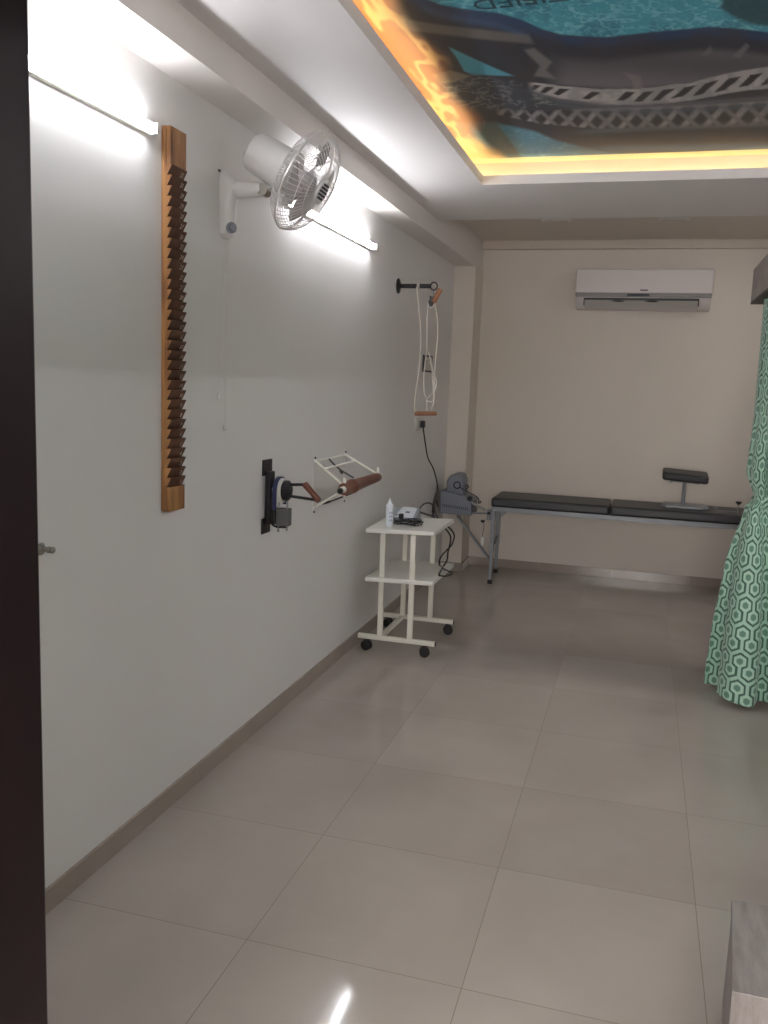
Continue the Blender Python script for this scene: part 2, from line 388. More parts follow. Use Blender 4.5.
# two slim fittings in the far ceiling strip
for px, py, lb in ((556, 221, 'slim pale ceiling fitting nearer the corner pillar'), (674, 219.5, 'slim pale ceiling fitting nearer the curtain')):
    q = on(2, ZC-.012, px, py)
    t = thing('ceiling_fitting', (q.x, q.y, ZC), lb, 'ceiling light')
    MB().bb(q.x-.10, q.x+.10, q.y-.02, q.y+.06, ZC-.010, ZC).build('frame', 'white_board', t, bevel=.002)
    MB().bb(q.x-.08, q.x+.08, q.y-.005, q.y+.045, ZC-.012, ZC-.009).build('lens', 'socket', t)

# ------------------------------------------------------------------ printed mural
def project_arr(X, Y, Z):
    P = np.stack([X, Y, Z-HC], -1); z = P@np.array(fw)
    z = np.maximum(z, .2)
    return 384+FPX*(P@np.array(cr))/z, 512-FPX*(P@np.array(cu))/z
def vnoise(x, y, seed=0):
    xi = np.floor(x); yi = np.floor(y); fx = x-xi; fy = y-yi; fx = fx*fx*(3-2*fx); fy = fy*fy*(3-2*fy)
    def h(a, b):
        s_ = np.sin(a*127.1+b*311.7+seed*74.7)*43758.5453; return s_-np.floor(s_)
    return (h(xi, yi)*(1-fx)+h(xi+1, yi)*fx)*(1-fy)+(h(xi, yi+1)*(1-fx)+h(xi+1, yi+1)*fx)*fy
def fbm(x, y, seed=0): return .5*vnoise(x, y, seed)+.3*vnoise(2*x, 2*y, seed+1)+.2*vnoise(4*x, 4*y, seed+2)
def sst(a, b, x): t = np.clip((x-a)/(b-a), 0, 1); return t*t*(3-2*t)
def mural():
    st = .006
    xs = np.arange(TX0-CW, TX1+CW+st/2, st); ys = np.arange(TY0-CW, TY1+CW+st/2, st)
    ys = np.concatenate([np.arange(TY0-CW, 2.2, .03), np.arange(2.2, TY1+CW+st/2, st)])
    X, Y = np.meshgrid(xs, ys); Z = np.full_like(X, ZC)
    px, py = project_arr(X, Y, Z)
    nx, ny = len(xs), len(ys)
    c = np.zeros(X.shape+(3,))
    def paint(col, a):
        a = np.clip(a, 0, 1)[..., None]; c[:] = c*(1-a)+np.array(lin(col))*a
    def pw(pts): return np.interp(px, [p[0] for p in pts], [p[1] for p in pts])
    def inpoly(poly, soft=1.5):
        ins = np.zeros(px.shape, bool); n = len(poly); dmin = np.full(px.shape, 1e9)
        for i in range(n):
            x1, y1 = poly[i]; x2, y2 = poly[(i+1) % n]
            cnd = ((y1 > py) != (y2 > py)); xi = (x2-x1)*(py-y1)/((y2-y1) if y2 != y1 else 1e-9)+x1
            ins ^= cnd & (px < xi)
            dx, dy = x2-x1, y2-y1; t_ = np.clip(((px-x1)*dx+(py-y1)*dy)/(dx*dx+dy*dy+1e-9), 0, 1)
            dmin = np.minimum(dmin, np.hypot(px-x1-t_*dx, py-y1-t_*dy))
        return np.clip(.5+np.where(ins, dmin, -dmin)/soft, 0, 1)
    wv = lambda sc, sd: fbm(px/sc, py/sc, sd)
    # teal ground with paler scribbles
    paint((64, 152, 172), np.ones_like(px)); paint((48, 124, 146), sst(.45, .7, wv(30, 1)))
    s1 = np.abs(fbm(px/17, py/8, 5)-.5); paint((130, 196, 204), .75*(1-sst(.015, .05, s1)))
    s2 = np.abs(fbm(px/6+9, py/6, 8)-.48); paint((110, 182, 192), .55*(1-sst(.02, .05, s2)))
    # dark green block in the far right corner of the tray
    paint((24, 58, 66), inpoly([(720, 8), (738, -40), (860, -40), (900, 30), (790, 30), (752, 24), (736, 18)], 4)*.85)
    # lower ground, bluer
    low = sst(0, 4, py-pw([(400, 118), (473, 121), (496, 121), (534, 129), (557, 139), (610, 152), (700, 152), (800, 140)]))
    up = pw([(300, -30), (380, -20), (440, 5), (463, 9), (498, 13), (522, 20), (541, 29), (562, 35), (604, 37.5), (655, 32), (709, 27), (740, 29), (800, 36), (900, 40)])
    dk = sst(-1.5, 2, py-up)
    paint((34, 40, 54), dk)
    # blue edge band sweeping below the teal
    paint((30, 62, 104), dk*(1-sst(4, 13, py-up))*.9)
    paint((60, 100, 146), np.exp(-((py-up-13-3*np.sin(px/40))/4.0)**2)*.55*(px < 530)*sst(400, 440, px))
    paint((52, 46, 52), dk*sst(.5, .75, wv(35, 11))*.5)
    # taupe bar
    paint((112, 108, 104), inpoly([(380, 15), (440, 25), (529, 35), (534, 44), (480, 39), (440, 34), (380, 27)], 3)*.75)
    # grey smooth folds on the right
    g = sst(4, 14, py-(up+14))*(1-sst(-4, 2, py-pw([(520, 84), (620, 90), (700, 84), (768, 70), (900, 50)])))*sst(540, 570, px)
    sh = .5+.5*np.sin((py-.06*px)/7+2.2*wv(60, 21))
    paint((112, 106, 112), g*(.4+.5*sh)); 
    paint((120, 118, 118), inpoly([(524, 50), (534, 48), (552, 62), (546, 70), (556, 79), (534, 76), (540, 66)], 2.5)*.8)
    paint((126, 122, 120), inpoly([(624, 73), (640, 76), (643, 88), (634, 90), (632, 80)], 3)*.8)
    paint((110, 112, 114), inpoly([(702, 55), (711, 45), (712, 52), (706, 56)], 1.5)*.8); paint((110, 112, 114), inpoly([(732, 57), (746, 43), (750, 46), (740, 58)], 1.5)*.8)
    # teal wedges and lower teal
    paint((66, 150, 172), inpoly([(449, 47), (458, 60), (464, 71), (472, 75), (514, 76), (490, 66), (468, 56)], 1.5))
    paint((60, 130, 156), low*dk); paint((96, 168, 188), low*dk*.5*(1-sst(.01, .05, np.abs(fbm(px/8, py/5, 31)-.5))))
    paint((38, 52, 74), low*sst(0, 10, py-(135+.02*(px-560)))*sst(530, 620, px)*.75)
    paint((46, 66, 68), inpoly([(470, 122), (496, 121), (522, 158), (500, 158)], 3)*.8)
    paint((44, 84, 122), np.exp(-((py-148+.02*(px-640))/3.5)**2)*sst(560, 620, px)*.8)
    # two woven bands
    def band(yc, hw, per, slant, ink, x0, ph):
        d = (py-yc)/hw; m_ = (1-sst(.85, 1.1, np.abs(d)))*sst(x0, x0+10, px)
        wob = 6*wv(40, 41)
        u1 = ((px+slant*py+wob)/per+ph); u2 = ((px-slant*py*1.3+wob)/(per*1.15)+ph)
        l1 = np.abs(u1-np.round(u1)); l2 = np.abs(u2-np.round(u2))
        paint((70, 66, 68), m_); paint((28, 27, 32), m_*sst(.10, .2, l1)*sst(.10, .2, l2)*(np.abs(d) < .8))
        paint(ink, m_*(1-sst(.11, .17, l1))); paint(tuple(int(v*.8) for v in ink), m_*(1-sst(.10, .16, l2))*(np.abs(d) < .9))
    # upper band: pale net with slanted dark openings
    yc = pw([(520, 86), (560, 92), (600, 97), (640, 97), (690, 92), (730, 83), (768, 77), (900, 55)]); hw = pw([(520, 5), (600, 7.5), (768, 10.5), (900, 13)])
    d = (py-yc)/hw+.25*(wv(14, 42)-.5); m_ = (1-sst(.9, 1.1, np.abs(d)))*sst(526, 536, px)
    u1 = np.log(12+.055*np.clip(px+1.3*(py-yc)+8*wv(26, 43)-520, 0, None))/.055; cel = np.floor(u1); fr = np.abs(u1-cel-.5)
    rnd = np.abs(np.sin(cel*12.9898)*43758.5453) % 1
    paint((176, 172, 170), m_); paint((140, 138, 140), m_*sst(.4, .6, wv(12, 44))*.7)
    paint((26, 25, 32), m_*(1-sst(.22, .30, fr+.05*d))*(1-sst(.50, .62, np.abs(d-.25*(rnd-.5))))*(rnd > .12))
    # lower band: grey net of crossing straps
    yc = pw([(490, 110), (540, 117), (600, 119), (680, 117), (768, 113), (900, 105)]); hw = pw([(490, 3), (540, 7), (600, 10.5), (900, 14)])
    d = (py-yc)/hw; m_ = (1-sst(.85, 1.05, np.abs(d)))*sst(492, 502, px); wob = 6*wv(34, 45)
    u1 = np.log(15+.035*np.clip(px+.9*(py-yc)+wob-480, 0, None))/.035; u2 = np.log(15+.035*np.clip(px-1.1*(py-yc)+wob*.6-480, 0, None))/.035+.35; l1 = np.abs(u1-np.round(u1)); l2 = np.abs(u2-np.round(u2))
    paint((66, 66, 72), m_); paint((30, 30, 36), m_*sst(.2, .3, l1)*sst(.15, .25, l2))
    paint((142, 140, 140), m_*(1-sst(.10, .22, l1))*(.5+.5*sst(.3, .6, wv(16, 46)))); paint((112, 111, 114), m_*(1-sst(.08, .18, l2))*.9)
    paint((150, 148, 146), np.exp(-((d+.9)/.16)**2)*sst(560, 600, px)*.5)
    # grey cord between the bands and under them
    paint((98, 98, 104), np.exp(-((py-pw([(440, 72), (500, 86), (560, 100), (620, 107), (700, 103), (768, 98), (900, 92)]))/2.2)**2)*sst(440, 470, px)*.8)
    paint((84, 96, 112), np.exp(-((py-pw([(470, 88), (520, 98), (580, 108), (640, 112), (900, 100)]))/3.0)**2)*sst(450, 490, px)*.5)
    paint((92, 96, 102), np.exp(-((py-pw([(560, 133), (640, 129), (768, 124), (900, 118)]))/2.5)**2)*sst(560, 600, px)*.8)
    # swirl where the bands meet on the left
    sw = inpoly([(440, 80), (470, 74), (512, 80), (545, 96), (560, 108), (520, 112), (485, 108), (455, 112), (440, 100)], 6)
    rr = np.abs(fbm(px/11, py/6, 61)-.5); paint((44, 52, 66), sw*.8); paint((120, 122, 122), sw*(1-sst(.015, .06, rr))*.75)
    paint((124, 118, 108), inpoly([(432, 76), (450, 70), (470, 76), (456, 82), (440, 84)], 2)*.8)
    # left border: flame-like print streaks, with the warm cove glow painted in
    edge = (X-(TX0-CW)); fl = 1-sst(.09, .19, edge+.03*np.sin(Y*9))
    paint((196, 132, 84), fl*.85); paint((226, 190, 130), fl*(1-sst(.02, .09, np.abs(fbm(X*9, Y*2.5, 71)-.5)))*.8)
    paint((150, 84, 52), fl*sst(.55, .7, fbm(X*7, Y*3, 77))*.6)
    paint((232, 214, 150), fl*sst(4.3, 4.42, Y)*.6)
    # warm strip glow at the far end, painted as a pale yellow band
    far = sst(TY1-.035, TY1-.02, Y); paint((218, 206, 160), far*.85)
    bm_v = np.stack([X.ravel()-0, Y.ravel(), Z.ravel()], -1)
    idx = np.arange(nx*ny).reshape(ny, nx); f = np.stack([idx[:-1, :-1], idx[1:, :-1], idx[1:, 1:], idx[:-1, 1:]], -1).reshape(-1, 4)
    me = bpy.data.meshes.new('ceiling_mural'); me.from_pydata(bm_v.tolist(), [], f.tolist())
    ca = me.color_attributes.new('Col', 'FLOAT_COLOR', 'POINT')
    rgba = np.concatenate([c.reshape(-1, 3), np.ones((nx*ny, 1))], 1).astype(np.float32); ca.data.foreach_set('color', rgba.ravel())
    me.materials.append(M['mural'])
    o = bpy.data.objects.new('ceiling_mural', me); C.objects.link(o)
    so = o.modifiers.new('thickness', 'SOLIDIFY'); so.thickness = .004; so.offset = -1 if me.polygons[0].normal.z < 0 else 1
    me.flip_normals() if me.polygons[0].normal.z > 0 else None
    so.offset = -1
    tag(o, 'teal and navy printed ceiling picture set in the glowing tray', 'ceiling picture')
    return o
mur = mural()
def text_mesh(body, size, name, m, parent, mtx, ext=.0006, label=None, align='CENTER'):
    cd = bpy.data.curves.new(name, 'FONT'); cd.body = body; cd.size = size; cd.align_x = align; cd.extrude = ext; cd.resolution_u = 2
    to = bpy.data.objects.new(name+'_tmp', cd); C.objects.link(to)
    dg = bpy.context.evaluated_depsgraph_get(); dg.update(); me = bpy.data.meshes.new_from_object(to.evaluated_get(dg))
    bpy.data.objects.remove(to); bpy.data.curves.remove(cd)
    me.transform(mtx); me.name = name
    me.materials.clear(); me.materials.append(M[m])
    if parent is None: return me
    o = bpy.data.objects.new(name, me); C.objects.link(o); o.parent = parent
    me.transform(Matrix.Translation(-worg(parent)))
    return o
q = on(2, ZC-.006, 525, 6)
M['print_ink'] = mat('dark_teal_print', (22, 70, 84), .5)
text_mesh('CERTIFIED', .105, 'lettering', 'print_ink', mur, Matrix.Translation((q.x+.08, q.y-.085, ZC-.0066)) @ Matrix.Rotation(math.radians(-4), 4, 'Z') @ Matrix.Rotation(PI, 4, 'Y'))

# ------------------------------------------------------------------ finger ladder
LY0, LY1, LZ0, LZ1 = 2.592, 2.692, 1.068, 2.29
t = thing('finger_ladder', (XL, (LY0+LY1)/2, LZ0), 'tall narrow notched wooden finger ladder fixed upright on the left wall', 'finger ladder')
MB().bb(XL, XL+.008, LY0, LY1, LZ0, LZ1).build('back_board', 'ladder', t, bevel=.002)
X0, X1, X2 = XL+.0082, XL+.018, XL+.033
mb = MB()
nt_ = 32; za, zb = 1.150, 2.175; dz = (zb-za)/nt_
prof = [(X0, LZ0), (X2, LZ0), (X2, za)]
for i in range(nt_):
    z = za+i*dz; prof += [(X1, z), (X1+.004, z+dz*.25), (X2, z+dz)]
prof += [(X2, LZ1), (X0, LZ1)]
# the notched face leaves a plain cheek on the near side
mb.prism([V((a_, LY0+.0, b_)) for a_, b_ in [(X0, LZ0), (X1, LZ0), (X1, LZ1), (X0, LZ1)]], (0, LY1-LY0, 0))
mb.build('middle_board', 'ladder', t, bevel=.001)
mb = MB(); mb.bb(X1, X2, LY0, LY1, LZ0, za); mb.build('end_block', 'ladder', t, bevel=.002)
mb = MB(); mb.bb(X1, X2, LY0, LY1, zb, LZ1); mb.build('end_block', 'ladder', t, bevel=.002)
for i in range(nt_):
    z = za+i*dz
    MB().prism([V((X1, LY0, z+.0005)), V((X1+.003, LY0, z+.0005)), V((X2+.003, LY0, z+dz-.004)), V((X2+.003, LY0, z+dz-.0005)), V((X1, LY0, z+dz-.0005))], (0, LY1-LY0, 0))._paint_front().build('step', ['ladder', 'ladder_dark'], t)
me_all = bmesh.new()
ang = math.atan2((X2-X1), dz)
M['pale_ink'] = mat('pale_numbers', (196, 176, 160), .6)
for i in range(nt_):
    z = za+i*dz+.006
    mt = Matrix.Translation((X1+.0125, LY1-.028, z)) @ Matrix.Rotation(-PI/2+PI, 4, 'Z') @ Matrix.Rotation(PI/2+ang*.0, 4, 'X')
    mt = Matrix.Translation((X1+.0115, LY1-.028, z)) @ Matrix.Rotation(ang*1.0, 4, 'Y') @ Matrix.Rotation(PI/2, 4, 'Z') @ Matrix.Rotation(PI/2, 4, 'X')
    me = text_mesh(str(i+1), .022, 'n', 'pale_ink', None, mt, .0004); me_all.from_mesh(me); bpy.data.meshes.remove(me)
me = bpy.data.meshes.new('step_numbers'); me_all.transform(Matrix.Translation(-worg(t))); me_all.to_mesh(me); me_all.free(); me.materials.append(M['pale_ink'])
o = bpy.data.objects.new('step_numbers', me); C.objects.link(o); o.parent = t

# ------------------------------------------------------------------ wall fan
FY = 3.03
t = thing('wall_fan', (XL, FY, 2.0), 'white wall-mounted fan with a round wire cage on the left wall', 'wall fan')
mb = MB()
# mount body: a tapered shell against the wall
secs = [(2.018, .022, .020), (2.03, .034, .034), (2.08, .037, .040), (2.14, .040, .044), (2.18, .043, .062), (2.215, .041, .060), (2.235, .036, .040), (2.255, .026, .018), (2.262, .012, .008)]
vs = []; n = 16
for z, hw, dp in secs:
    for i in range(n+1):
        g = PI*i/n; vs.append(V((XL+.001+dp*math.sin(g)**.6, FY-hw*math.cos(g), z)))
fs = [(j*(n+1)+i, j*(n+1)+i+1, (j+1)*(n+1)+i+1, (j+1)*(n+1)+i) for j in range(len(secs)-1) for i in range(n)]
fs += [tuple(range(n+1)), tuple((len(secs)-1)*(n+1)+i for i in range(n+1))]
fs += [tuple([j*(n+1) for j in range(len(secs))]+[j*(n+1)+n for j in range(len(secs)-1, -1, -1)])]
mb._add(vs, fs); mount = mb.build('mount', 'fan', t)
MB().lathe((XL+.034, FY-.014, 2.052), (.75, -.66, 0), [(0, .020), (.010, .020), (.013, .014), (.016, .013), (.024, .011)], 20).build('control_knob', 'grey_box', mount)
MB().lathe((XL+.002, FY-.040, 2.245), (0, -1, 0), [(0, .004), (.010, .004)], 10).build('screw', 'black', mount)
MB().lathe((XL+.030, FY, 2.187), (1, 0, 0), [(0, .036), (.03, .031), (.08, .027), (.112, .026), (.118, .024)], 24).build('arm', 'fan', t)
# fan axis in space
v_ = (on(1, FY, 304, 181)-V((0, 0, HC))).normalized()
ax = (-.13*v_ + .97*(cr*.86 - cu*.51)).normalized()
J = V((XL+.158, FY, 2.180))
hub_px = on(1, FY-.02, 305, 181.5)       # centre of the cage, middle of its depth
Cc = hub_px
mb = MB(); mb.lathe((XL+.135, FY, 2.190), (1, 0, -.1), [(0, .017), (.02, .02), (.04, .018)], 16)
mb.build('tilt_joint', 'fan', t)
MB().lathe((XL+.158, FY-.022, 2.182), (0, 1, 0), [(0, .020), (.044, .020)], 18).build('pivot', 'knob_metal', t)
back = Cc-ax*.045
MB().beam(J+V((.0, 0, .0)), back-ax*.055+V((0, 0, -.030)), .022, .022).build('neck', 'fan', t, bevel=.004)
MB().lathe(back-ax*.155, ax, [(-.03, .036), (-.026, .054), (-.014, .066), (.02, .071), (.12, .075), (.145, .076), (.152, .064)], 32).build('motor_housing', 'fan', t)
T = V((0, 0, 1)); bx_ = ax.cross(T).normalized(); by_ = ax.cross(bx_)
def fp(r, g, h): return Cc + ax*h + (bx_*math.cos(g)+by_*math.sin(g))*r
Rc = .178
def cage(sgn, depth, rin, nw, name):
    mb = MB()
    pr = [(rin, depth), (rin+.03, depth*1.0), (Rc*.62, depth*.93), (Rc*.84, depth*.70), (Rc*.97, depth*.30), (Rc, 0)]
    for i in range(nw):
        g = 2*PI*i/nw; mb.tube([fp(r, g, sgn*h) for r, h in pr], .0013, 4, smooth=2)
    for r, h, w in ((rin, depth, .0022), (Rc*.62, depth*.93, .0015), (Rc*.86, depth*.66, .0015)):
        mb.tube([fp(r, 2*PI*k/40, sgn*h) for k in range(40)], w, 6, closed=True)
    return mb.build(name, 'chrome', t)
cage(-1, .058, .060, 60, 'rear_guard'); fg = cage(1, .070, .044, 60, 'front_guard')
MB().tube([fp(Rc+.001, 2*PI*k/48, 0) for k in range(48)], .0042, 8, closed=True).build('guard_ring', 'chrome', t)
mb = MB(); mb.lathe(fp(0, 0, .062), ax, [(0, .042), (.006, .048), (.012, .046), (.014, .040)], 32); cap = mb.build('badge_cap', 'fan', fg)
mb = MB()
for k in range(5):
    w = math.sqrt(max(.0001, .036**2-(-.024+.012*k)**2))
    c0 = Cc+ax*.077+by_*(-.024+.012*k); mb.beam(c0-bx_*w, c0+bx_*w, .008, .002, up=ax)
mb.build('badge', 'grey_dark', cap)
MB().lathe(fp(0, 0, -.045), ax, [(0, .030), (.06, .034), (.075, .030), (.085, .016)], 28).build('hub', 'blade', t)
for k in range(3):
    g0 = 2*PI*k/3+.5; vs = []; nr, ng = 8, 8
    for i in range(nr+1):
        r = .028+(Rc*.86-.028)*i/nr; wd = .42+.42*math.sin(PI*min(1, i/nr*.8)); sk = -.25*i/nr
        for j in range(ng+1):
            u = j/ng-.5; vs.append(fp(r, g0+sk+u*2*wd*(.75 if i < nr else .6), .005+.030*u*(1-.3*i/nr)+.0))
    mb = MB(); mb._add(vs, [(i*(ng+1)+j, i*(ng+1)+j+1, (i+1)*(ng+1)+j+1, (i+1)*(ng+1)+j) for i in range(nr) for j in range(ng)])
    o = mb.build('blade', 'blade', t); so = o.modifiers.new('s', 'SOLIDIFY'); so.thickness = .002; so.offset = 0
# two thin pull cords under the fan
for px, py, r, lb in ((219, 396, .006, 'shorter thin white cord with a bead hanging below the wall fan'), (225, 427, .007, 'longer thin white cord with a bead hanging below the wall fan')):
    q = on(0, XL+.012, px, py)
    tt = thing('pull_cord', q, lb, 'pull cord')
    MB().tube([(XL+.012, q.y, q.z+.012), (XL+.012, q.y+.002, (q.z+2.02)/2), (XL+.014, FY+(.006 if r < .0065 else .016), 2.022)], .0006, 5, smooth=5).build('cord', 'rope', tt)
    MB().lathe((XL+.012, q.y, q.z-.012), (0, 0, 1), [(0, .003), (.004, r), (.016, r*.9), (.024, .002)], 12).build('bead', 'bead', tt)

# ------------------------------------------------------------------ wrist exerciser with friction disc
WY = 3.452
t = thing('wrist_rotator', (XL, WY, .86), 'black wall-mounted wrist rotation exerciser with a wooden grip', 'exercise machine')
mb = MB(); mb.bb(XL, XL+.006, 3.404, 3.500, 1.112, 1.180); mb.build('mounting_plate', 'black_metal', t, bevel=.002)
mb = MB(); mb.bb(XL, XL+.006, 3.404, 3.490, .863, .930); mb.build('mounting_plate', 'black_metal', t, bevel=.002)
MB().bb(XL+.0062, XL+.030, 3.425, 3.475, .905, 1.130).build('upright', 'black_metal', t, bevel=.003)
cz = 1.052; WX = XL+.075
MB().cyl((XL+.028, WY, cz), (WX+.02, WY, cz), .009).build('axle', 'steel', t)
MB().lathe((WX-.006, WY, cz), (1, 0, 0), [(0, .052), (.012, .052), (.014, .049)], 40).build('pale_disc', 'socket', t, label='pale rim disc')
MB().lathe((WX+.010, WY, cz), (1, 0, 0), [(0, .044), (.016, .044), (.022, .038), (.026, .02), (.03, .018)], 40).build('hub_disc', 'black_metal', t)
mb = MB(); n = 22; vs = []; w = .018; R1, R2 = .0615, .0655
path = [(WY-.0545, .975)]+[(WY+.0545*math.cos(g), cz+.0545*math.sin(g)) for g in [PI-PI*i/n for i in range(n+1)]]+[(WY+.0545, .985)]
for (y, z) in path:
    d = V((0, y-WY, max(z-cz, 0))).normalized() if (y, z) not in (path[0], path[-1]) else V((0, -1 if y < WY else 1, 0))
    for k in (0, .004):
        for dx in (-w/2, w/2): vs.append(V((WX-.012+dx, y, z))+d*k)
fs = []
for i in range(len(path)-1):
    a_, b_ = i*4, i*4+4; fs += [(a_, a_+1, b_+1, b_), (a_+2, b_+2, b_+3, a_+3), (a_, b_, b_+2, a_+2), (a_+1, a_+3, b_+3, b_+1)]
mb._add(vs, fs); mb.build('friction_strap', 'navy', t)
bl = MB().bb(XL+.054, XL+.112, WY-.018, WY+.020, .902, .976).build('tension_block', 'block', t, bevel=.003)
MB().bb(XL+.044, XL+.0515, WY-.024, WY+.028, .905, .975).build('side_plate', 'black_metal', bl, bevel=.002)
for x, z0, z1 in ((XL+.060, .872, 1.0), (XL+.098, .880, 1.01)): MB().cyl((x, WY, z0), (x, WY, z1), .0045, n=12).build('threaded_rod', 'steel', t)
MB().tube([(XL+.022, WY, .918), (XL+.035, WY, .900), (XL+.055, WY, .894), (XL+.10, WY, .896)], .005, 8, smooth=5).build('bracket', 'black_metal', t)
g0, g1 = V((-1.338, 3.45, 1.084)), V((-1.278, 3.452, 1.022))
MB().tube([(WX+.025, 3.45, 1.078), g0-V((.004, 0, 0)), g0], .0065, 10).build('handle_rod', 'black_metal', t)
MB().tube([(WX+.025, 3.455, 1.030), g1-V((.004, 0, 0)), g1], .0065, 10).build('handle_rod', 'black_metal', t)
gd = (g1-g0); MB().lathe(g0-gd*.08, gd, [(0, .010), (.006, .014), (.05, .013), (gd.length*1.16-.006, .014), (gd.length*1.16, .010)], 18).build('grip', 'wood_roll', t)

# ------------------------------------------------------------------ roller exerciser on white frame
t = thing('roller_exerciser', (XL, 4.25, .88), 'white wall frame carrying a dark wooden wrist roller', 'exercise machine')
RL, RR = V((-1.356, 4.02, 1.004)), V((-1.326, 4.48, 1.022))
for y, R_, z1 in ((4.02, RL, 1.132), (4.48, RR, 1.132)):
    MB().tube([(XL+.005, y, z1), R_+V((.0, 0, .012))], .006, 8).build('upper_arm', 'white_metal', t)
    MB().tube([(XL+.005, y, .90), R_+V((-.004, 0, -.006))], .0055, 8).build('lower_arm', 'white_metal', t)
    MB().bb(XL, XL+.004, y-.008, y+.008, .872, 1.150).build('wall_strip', 'wall', t, bevel=.001)
    MB().bb(R_.x-.007, R_.x+.007, y-.004, y+.004, R_.z-.038, R_.z+.052).build('end_tab', 'white_metal', t, bevel=.003)
    for z in (1.146, .880): MB().cyl((XL+.003, y, z), (XL+.010, y, z), .005, n=10).build('bolt', 'grey_dark', t)
MB().tube([(XL+.008, 4.02, 1.128), (XL+.008, 4.48, 1.128)], .005, 8).build('cross_bar', 'white_metal', t)
f1 = .30; c0 = V((XL+.005, 4.02, 1.132)).lerp(RL, f1); c1 = V((XL+.005, 4.48, 1.132)).lerp(RR, f1)
MB().beam(c0, c1, .022, .006).build('cross_bar', 'white_metal', t, bevel=.001)
d = (RR-RL).normalized(); Lr = (RR-RL).length
ro = MB().lathe(RL-d*.012, d, [(0, .020), (.004, .030), (.09, .031), (.10, .036), (.12, .036), (.13, .032), (.30, .027), (.42, .025), (Lr+.010, .023), (Lr+.022, .016)], 24).build('roller', 'wood_roll', t)
MB().lathe(RL-d*.052+V((-.004, 0, -.004)), d, [(0, .010), (.003, .014), (.0175, .014)], 16).build('roller_tip', 'black', ro)
MB().lathe(RL-d*.034, d, [(0, .015), (.023, .016)], 16).build('roller_cap', 'white_board', ro, label='white cap')
MB().lathe(RR+d*.021, d, [(0, .012), (.016, .013), (.019, .009)], 16).build('roller_cap', 'white_board', ro, label='white cap')
mid = RL.lerp(RR, .30)
MB().tube([(XL+.010, 4.20, 1.13), (XL+.07, 4.185, 1.085), mid+V((-.01, 0, .037))], .0040, 8, smooth=4).build('tension_cord', 'black', t)
MB().tube([mid+V((-.005, 0, -.036)), (XL+.08, 4.12, .935), (XL+.02, 4.10, .91)], .0040, 8, smooth=4).build('tension_cord', 'black', t)
for p, q in (((XL+.08, 4.178, 1.075), (XL+.095, 4.174, 1.062)), ((XL+.03, 4.102, .915), (XL+.055, 4.11, .925))): MB().cyl(p, q, .006, n=10).build('cord_clamp', 'black', t)

# ------------------------------------------------------------------ overhead pulley
PY = 5.41
t = thing('pulley_bracket', (XL, PY, 2.113), 'black wall bracket with ring near the corner pillar', 'bracket')
MB().lathe((XL, PY, 2.115), (1, 0, 0), [(0, .046), (.006, .046), (.012, .030), (.016, .014)], 28).build('wall_flange', 'black_metal', t)
MB().cyl((XL+.01, PY, 2.115), (XL+.205, PY, 2.115), .0135).build('bar', 'black_metal', t)
MB().ring((XL+.228, PY, 2.115), (.25, 1, 0), .023, .0045, 28, 8).build('ring', 'black_metal', t)
t2 = thing('shoulder_pulley', (-1.30, PY, 1.35), 'white rope shoulder pulley hanging from the black wall bracket', 'rope pulley')
hk = V((XL+.228, PY, 2.092))
MB().tube([hk+V((0, 0, .006)), (hk.x, PY, 2.062), (hk.x, PY, 2.05)], .0025, 6).build('hook', 'steel', t2)
pc = V((-1.300, PY, 2.020))
pl = MB().lathe((pc.x, PY-.010, pc.z), (0, 1, 0), [(0, .014), (.004, .018), (.010, .012), (.016, .018), (.020, .014)], 24).build('pulley_wheel', 'black', t2)
mb = MB(); mb.bb(pc.x-.009, pc.x+.009, PY-.016, PY-.0115, pc.z-.028, pc.z+.035); mb.bb(pc.x-.009, pc.x+.009, PY+.0115, PY+.016, pc.z-.028, pc.z+.035); mb.bb(pc.x-.009, pc.x+.009, PY-.016, PY+.016, pc.z+.031, pc.z+.035)
mb.build('pulley_frame', 'black', t2)
def R3(px, py, y=PY): return on(1, y, px, py)
yh = PY-.045
h0, h1 = R3(433.5, 302.5, yh), R3(440.5, 289, yh)
MB().lathe(h0, h1-h0, [(0, .012), (.004, .015), ((h1-h0).length-.004, .015), ((h1-h0).length, .012)], 18).build('handle', 'wood_light', t2)
h2, h3 = R3(414.8, 413.5), R3(436.5, 413.5)
MB().lathe(h2, h3-h2, [(0, .010), (.004, .0135), ((h3-h2).length-.004, .0135), ((h3-h2).length, .010)], 18).build('handle', 'wood_light', t2)
def rope(pts, r=.0036, nm='rope', par=t2, y=PY, m='rope', sm=6):
    return MB().tube([R3(p[0], p[1], p[2] if len(p) > 2 else y) for p in pts], r, 6, smooth=sm).build(nm, m, par)
rope([(416.5, 287, PY-.02), (418, 300), (420.5, 325), (421, 345), (419, 370), (415.5, 395), (414.5, 406), (415.5, 413)])
rope([(428.5, 302), (427, 320), (427, 345), (426.5, 352, PY+.03), (425.5, 360, PY+.05), (424, 374), (424.2, 392), (426.5, 399), (427.3, 412)])
rope([(434.5, 302, yh), (437, 315), (438, 330), (436.5, 350), (435, 368), (434, 385), (434, 400), (431.5, 409), (428, 416)])
rope([(429, 352, PY-.02), (431, 362), (434, 374), (436.5, 382), (435, 390), (430, 396), (427, 399), (429, 401.5), (433, 400), (433.5, 388), (432.5, 378), (433.5, 370)])
MB().ring((XL+.128, PY, 2.115), (1, 0, 0), .0165, .004, 20, 6).build('knot', 'rope', t2)
MB().ring((XL+.137, PY, 2.115), (1, 0, 0), .0165, .004, 20, 6).build('knot', 'rope', t2)
rope([(428, 303), (429.5, 306.5), (432.5, 307), (434.5, 303)], .0035, 'knot')

